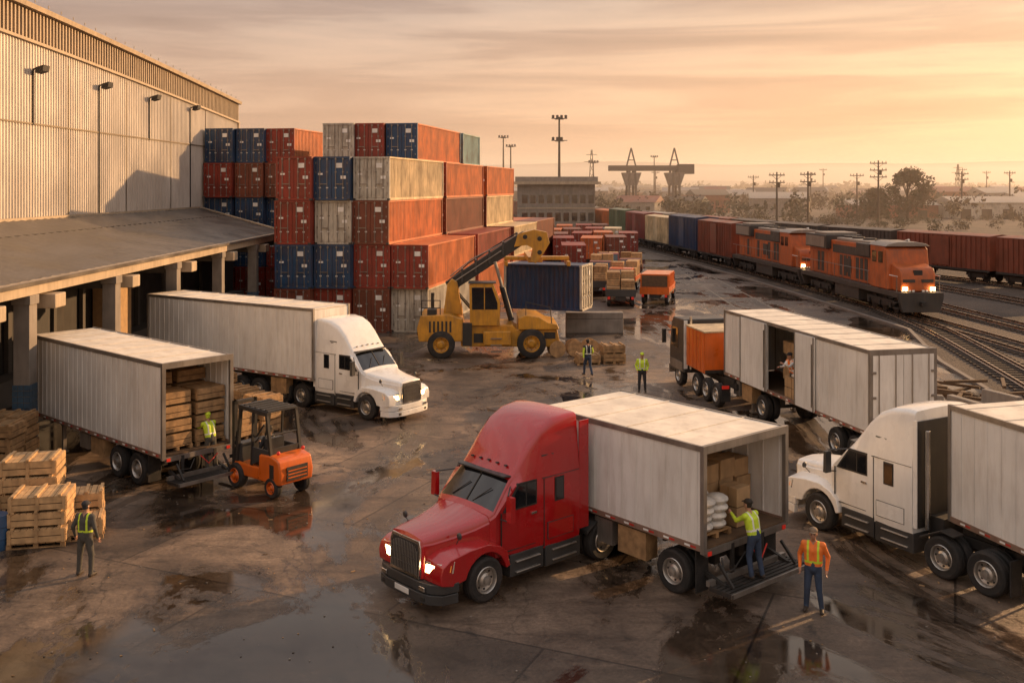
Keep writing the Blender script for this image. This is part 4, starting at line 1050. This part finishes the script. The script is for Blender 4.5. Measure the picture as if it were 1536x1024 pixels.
for a in((150,285,46,16,4.6,'c_white'),(105,420,40,20,5,'concrete'),(210,380,50,20,5,'c_brown'),(20,520,60,25,7,'concrete_dark'),(-40,560,50,25,8,'concrete_dark'),(150,600,70,25,6,'concrete'),(240,560,60,30,7,'concrete'),(112,290,26,12,3.8,'c_brown')): shed(*a)
b=B(); random.seed(31)
for k in range(75):
    y=random.uniform(300,900); x=random.uniform(.06,.62)*y; w_=random.uniform(8,20); d_=random.uniform(8,14); h_=random.uniform(3.5,6.5)*(1+y/2500)
    b.X=Matrix.Translation((x,y,0))@Matrix.Rotation(random.uniform(-.5,.5),4,'Z')
    b.box(-w_/2,w_/2,0,d_,0,h_,random.choice(('c_white','concrete','c_grey','c_brown','wood_dark')))
    b.extr([(-.4,h_),(d_/2,h_+2.0),(d_+.4,h_)],'x',-w_/2-.4,w_/2+.4,random.choice(('loco_roof','c_brown','concrete_dark','concrete_dark')))
    for i in range(int(w_/3)): b.box(-w_/2+1+i*3,-w_/2+2.2+i*3,-.04,.01,h_*.4,h_*.7,'glass_dark')
b.X=None; b.obj('distant_houses')
# trees
def leaves(b,c,r,n,size,m,zs=1):
    for _ in range(n):
        u=Vector((random.gauss(0,1),random.gauss(0,1),random.gauss(0,1))).normalized()*(random.random()**.4)
        p=Vector(c)+Vector((u.x*r,u.y*r,u.z*r*zs))
        a=Vector((random.gauss(0,1),random.gauss(0,1),random.gauss(0,1))).normalized();q=a.orthogonal().normalized();s=size*random.uniform(.5,1.2)
        t=a.cross(q)
        b.add([p-q*s,p+t*s*.6,p+q*s,p-t*s*.6],[(0,1,2,3)],m)
def tree(x,y,h,r,name='tree'):
    b=B(); T=empty(name,(x,y,0))
    b.tube([(0,0,0),(.2,0,h*.2),(.1,.1,h*.45),(0,0,h*.75)],[.5,.4,.28,.1],'pole_wood',8)
    cl=[]
    for k in range(26):
        a=random.uniform(0,6.28);z=h*random.uniform(.25,.9); rr=r*random.uniform(.2,.85)*(1-((z/h-.5)/.62)**2)
        p=(rr*math.cos(a),rr*math.sin(a),z);cl.append(p); b.tube([(0.1,0,z*.6),(p[0]*.5,p[1]*.5,z*.85),p],[.15,.09,.03],'pole_wood',5)
    b.obj('trunk',T)
    b=B()
    for p in cl: leaves(b,p,r*random.uniform(.24,.40),180,.40,'leaf' if random.random()<.75 else 'leaf_dry',.8)
    b.obj('foliage',T)
random.seed(5)
tree(104,262,14.4,6.8); tree(98,268,9,4)
def mass(name,gen,n=24,sz=.15):
    b=B()
    for (x,y,h,r) in gen:
        m_='leaf' if random.random()<.6 else 'leaf_dry'
        for k in range(5):
            leaves(b,(x+random.uniform(-r,r)*.6,y+random.uniform(-r,r)*.6,h*random.uniform(.25,.75)),r*random.uniform(.4,.65),n,r*sz,m_)
    b.obj(name)
g=[]
for _ in range(560):
    y=random.uniform(260,1000); x=random.uniform(.02,.62)*y+random.uniform(-5,5); 
    g.append((x,y,random.uniform(3.2,7)*(1+y/1700),random.uniform(2.2,4.4)*(1+y/900)))
mass('distant_trees',g)
g=[]
for _ in range(150):
    y=random.uniform(200,300); x=random.uniform(.23,.62)*y; g.append((x,y,random.uniform(1.0,2.3),random.uniform(1.0,2.2)))
mass('shrubs',g,20,.14)
g=[]
for _ in range(300):
    y=random.uniform(1000,1500); x=random.uniform(-.25,.65)*y; g.append((x,y,random.uniform(8,13),random.uniform(9,15)))
mass('distant_trees',g,20,.2)
def hills(y,zmax,seed,x0=-2500,x1=3500):
    random.seed(seed); b=B(); vs=[];fs=[];n=120; ph=[random.uniform(0,6.28) for _ in range(6)]
    for i in range(n+1):
        x=x0+(x1-x0)*i/n; u=i/n
        z=zmax*(.60+.22*math.sin(u*5+ph[0])+.10*math.sin(u*13+ph[1])+.05*math.sin(u*31+ph[2])+.03*math.sin(u*70+ph[3]))
        vs+=[(x,y-400,-2),(x,y,max(z,4)),(x,y+500,-2)]
    for i in range(n):
        for k in(0,1): fs.append((3*i+k,3*i+k+1,3*i+k+4,3*i+k+3))
    b.add(vs,fs,'hill'); b.obj('hills',sharp=80)
hills(2600,92,2); hills(1900,40,9)
if HAZE:
    m=bpy.data.materials.new('haze'); m.use_nodes=True; nt=m.node_tree; nt.nodes.clear()
    o=N(nt,'ShaderNodeOutputMaterial'); v=N(nt,'ShaderNodeVolumeScatter'); v.inputs['Color'].default_value=(1,.84,.72,1); v.inputs['Density'].default_value=.00075; v.inputs['Anisotropy'].default_value=.35
    nt.links.new(v.outputs[0],o.inputs['Volume']); M['haze']=m
    b=B(); b.box(-1200,1800,112,3400,-1,55,'haze'); b.obj('haze')
# ---------------------------------------------------------------- people
def person(name,loc,rot,J={},top='vest_yellow',sleeve='cloth_grey',pants='cloth_dark',hat=None,skin='skin',scale=1.0,band='reflective'):
    """facing +x, left +y"""
    P=dict(pelvis=(0,0,.95),chest=(.01,0,1.30),neck=(0,0,1.47),head=(.02,0,1.62),
        lsh=(0,.185,1.41),lel=(-.02,.25,1.14),lwr=(.06,.27,.90),rsh=(0,-.185,1.41),rel=(-.02,-.25,1.14),rwr=(.06,-.27,.90),
        lhip=(0,.09,.90),lkn=(.02,.12,.50),lan=(-.02,.13,.09),rhip=(0,-.09,.90),rkn=(.02,-.12,.50),ran=(-.02,-.13,.09))
    P.update(J); P={k:Vector(v) for k,v in P.items()}
    caps=[]
    def cap(a,b_,r0,r1,tag): caps.append((Vector(a),Vector(b_),r0,r1,tag))
    pel,ch,nk,hd=P['pelvis'],P['chest'],P['neck'],P['head']
    side=(P['lsh']-P['rsh']).normalized()
    hs=Vector((0,1,0))
    for s in(1,-1):
        cap(pel+hs*.065*s,ch+side*.075*s,.115,.13,'torso'); cap(ch+side*.06*s,nk+side*.08*s-Vector((0,0,.07)),.13,.09,'torso')
    cap(pel-Vector((0,0,.03)),pel+Vector((0,0,.05)),.13,.12,'hips')
    cap(nk-Vector((0,0,.05)),hd-Vector((0,0,.03)),.055,.052,'skin')
    for q,s in(('l',1),('r',-1)):
        cap(nk+side*.06*s-Vector((0,0,.06)),P[q+'sh'],.07,.075,'torso')
        cap(P[q+'sh'],P[q+'el'],.068,.052,'sleeve'); cap(P[q+'el'],P[q+'wr'],.050,.035,'sleeve')
        f=(P[q+'wr']-P[q+'el']).normalized()
        hnd=P[q+'wr']+f*.07; cap(P[q+'wr']+f*.015,hnd,.032,.036,'skin')
        cap(P[q+'hip'],P[q+'kn'],.102,.074,'pants'); cap(P[q+'kn'],P[q+'an'],.072,.056,'pants')
        a=P[q+'an']; fd=Vector((1,.12*s,0)).normalized()
        cap(a-fd*.03-Vector((0,0,.035)),a+fd*.17-Vector((0,0,.045)),.05,.04,'boot')
    b=B()
    for a,c,r0,r1,t in caps:
        d=c-a
        if d.length<1e-4: d=Vector((0,0,1e-3))
        n=d.normalized();pts=[];rs=[]
        for k in(80,60,35,12): pts.append(a-n*r0*math.sin(rad(k)));rs.append(r0*math.cos(rad(k)))
        for k in(12,35,60,80): pts.append(a+d+n*r1*math.sin(rad(k)));rs.append(r1*math.cos(rad(k)))
        b.tube(pts,rs,'skin',12)
    b.ell(hd+Vector((0,0,.03)),(.095,.078,.105),'skin',14,10); b.ell(hd+Vector((.025,0,-.035)),(.07,.058,.085),'skin',12,8)
    b.tube([hd+Vector((.08,0,.02)),hd+Vector((.112,0,-.022)),hd+Vector((.085,0,-.035))],[.012,.018,.012],'skin',6)
    for s in(1,-1): b.ell(hd+Vector((0,.08*s,.0)),(.02,.012,.032),'skin',8,6)
    tmp=bpy.data.objects.new('tmp',b.mesh('tmp')); sc.collection.objects.link(tmp)
    rm=tmp.modifiers.new('r','REMESH');rm.mode='VOXEL';rm.voxel_size=.015
    sm=tmp.modifiers.new('s','SMOOTH');sm.factor=.5;sm.iterations=3
    dg=bpy.context.evaluated_depsgraph_get(); me=bpy.data.meshes.new_from_object(tmp.evaluated_get(dg))
    bpy.data.objects.remove(tmp)
    mm={'torso':top,'hips':pants,'skin':skin,'sleeve':sleeve,'pants':pants,'boot':'boot','ref':band,'hair':hat or 'hair'}
    nf=len(me.polygons); C=np.zeros(nf*3); me.polygons.foreach_get('center',C); C=C.reshape(-1,3)
    best=np.full(nf,1e9); idx=np.zeros(nf,int); tags=list(mm.keys())
    cc=caps+[(hd-Vector((0,0,.05)),hd+Vector((0,0,.05)),.09,.09,'skin')]
    for a,c,r0,r1,t in cc:
        a_=np.array(a);d=np.array(c)-a_;dd=max(d@d,1e-9);tt=np.clip((C-a_)@d/dd,0,1)
        D=np.linalg.norm(C-(a_+tt[:,None]*d),axis=1)-(r0+(r1-r0)*tt)
        k=D<best; best[k]=D[k]; idx[k]=tags.index(t)
    rel=C-np.array(hd)
    hair=(rel[:,2]>.055)|((rel[:,0]<-.02)&(rel[:,2]>-.04)); near=np.linalg.norm(rel,axis=1)<.17
    idx[hair&near&(idx==tags.index('skin'))]=tags.index('hair')
    ax=np.array(ch-pel);ax/=np.linalg.norm(ax); hgt=(C-np.array(pel))@ax
    lat=np.abs((C-np.array(ch))@np.array(side)); tor=idx==tags.index('torso')
    idx[tor&(((hgt>.10)&(hgt<.145))|((lat>.085)&(lat<.125)&(hgt>.145)&(hgt<.60)))]=tags.index('ref')
    idx[tor&(hgt<.03)]=tags.index('hips')
    me.materials.clear()
    for t in tags: me.materials.append(M[mm[t]])
    me.polygons.foreach_set('material_index',idx); me.polygons.foreach_set('use_smooth',[True]*nf)
    root=empty(name,loc if len(loc)==3 else (*loc,0),rot); root.scale=(scale,)*3
    o=bpy.data.objects.new('body',me); sc.collection.objects.link(o); o.parent=root
    b=B()
    for q,s in(('l',1),('r',-1)):
        f=(P[q+'wr']-P[q+'el']).normalized(); hnd=P[q+'wr']+f*.075
        fw=Vector((1,0,0))-f*f.x
        fw=fw.normalized() if fw.length>.1 else Vector((0,0,1))
        inn=fw.cross(f).normalized()*(1 if s>0 else -1)
        for k,(o_,l) in enumerate(((.028,.075),(.010,.083),(-.009,.078),(-.026,.062))):
            p0=hnd+fw*o_; p1=p0+f*l*.5-inn*.003; p2=p1+f*l*.3+inn*.015; p3=p2+f*l*.12+inn*.02
            b.tube([p0,p1,p2,p3],[.0105,.010,.009,.006],skin,6)
        t0=P[q+'wr']+f*.03+fw*.02; b.tube([t0,t0+f*.03+fw*.03,t0+f*.06+fw*.038+inn*.01],[.013,.011,.008],skin,6)
    for s in(1,-1): b.ell(hd+Vector((.088,.03*s,.015)),(.008,.012,.008),'hair',6,5); b.box(hd.x+.085,hd.x+.098,*sorted((hd.y+s*.016,hd.y+s*.045)),hd.z+.036,hd.z+.042,'hair')
    b.box(hd.x+.086,hd.x+.096,hd.y-.022,hd.y+.022,hd.z-.066,hd.z-.058,'skin_dark')
    if hat:
        b.ell(hd+Vector((-.005,0,.085)),(.108,.092,.075),hat,16,8)
        b.extr([(hd.x+.05,hd.y-.07),(hd.x+.15,hd.y-.05),(hd.x+.17,hd.y),(hd.x+.15,hd.y+.05),(hd.x+.05,hd.y+.07)],'z',hd.z+.065,hd.z+.078,hat)
    b.obj('hands_and_face',root)
    return root
RE=dict(chest=(.08,0,1.28),neck=(.13,0,1.44),head=(.17,0,1.58),lsh=(.12,.185,1.38),rsh=(.12,-.185,1.38),lel=(.33,.22,1.24),lwr=(.53,.14,1.34),rel=(.30,-.22,1.16),rwr=(.50,-.15,1.18),lkn=(.06,.12,.5),ran=(-.12,-.13,.09),rkn=(-.02,-.12,.5))
person('worker',(6.54,21.6),-112,dict(lel=(-.08,.29,1.15),lwr=(.02,.27,.91),rel=(-.08,-.29,1.15),rwr=(.05,-.27,.92),lan=(.0,.17,.09),ran=(-.04,-.15,.09)),'vest_orange','vest_orange','denim','cloth_tan','skin',band='vest_yellow',scale=1.03)
person('worker',(5.43,22.3,.45),129,RE,'vest_yellow','vest_yellow','denim','hair')
person('worker',(-10.1,23.56),78,dict(lel=(-.05,.29,1.16),lwr=(.05,.30,.92),rel=(-.05,-.29,1.16),rwr=(.05,-.30,.92),lan=(0,.17,.09),ran=(-.03,-.17,.09),lkn=(.02,.15,.5),rkn=(.02,-.15,.5)),'cloth_grey','cloth_grey','cloth_grey','cloth_dark','skin',band='vest_yellow')
person('worker',(5.84,44.7),-95,dict(lel=(-.05,.28,1.17),lwr=(.08,.22,.98),rel=(-.05,-.28,1.17),rwr=(.08,-.22,.98),lan=(0,.14,.09)),'vest_yellow','vest_yellow','cloth_dark','vest_yellow')
person('worker',(3.7,48.5),110,dict(lkn=(.16,.10,.52),lan=(.22,.10,.09),rkn=(-.06,-.1,.5),ran=(-.28,-.1,.14),lwr=(-.1,.27,.92),rwr=(.2,-.25,.98)),'cloth_dark','vest_yellow','denim','hair')
person('worker',(-9.38,30.98,.45),139,RE,'vest_yellow','vest_yellow','cloth_grey','vest_yellow')
SE=dict(pelvis=(0,0,.95),lkn=(.42,.14,.98),lan=(.48,.14,.56),rkn=(.42,-.14,.98),ran=(.48,-.14,.56),lel=(.1,.26,1.15),lwr=(.34,.12,1.22),rel=(.1,-.26,1.15),rwr=(.32,-.1,1.2),lhip=(.03,.09,.93),rhip=(.03,-.09,.93))
person('forklift_driver',(-7.40,30.42,.14),140,SE,'cloth_dark','cloth_dark','cloth_dark','hair')
person('worker',(10.55,37.3,1.28),200,RE,'vest_orange','white_tape','cloth_grey','cloth_dark')
print('objects',len(bpy.data.objects))
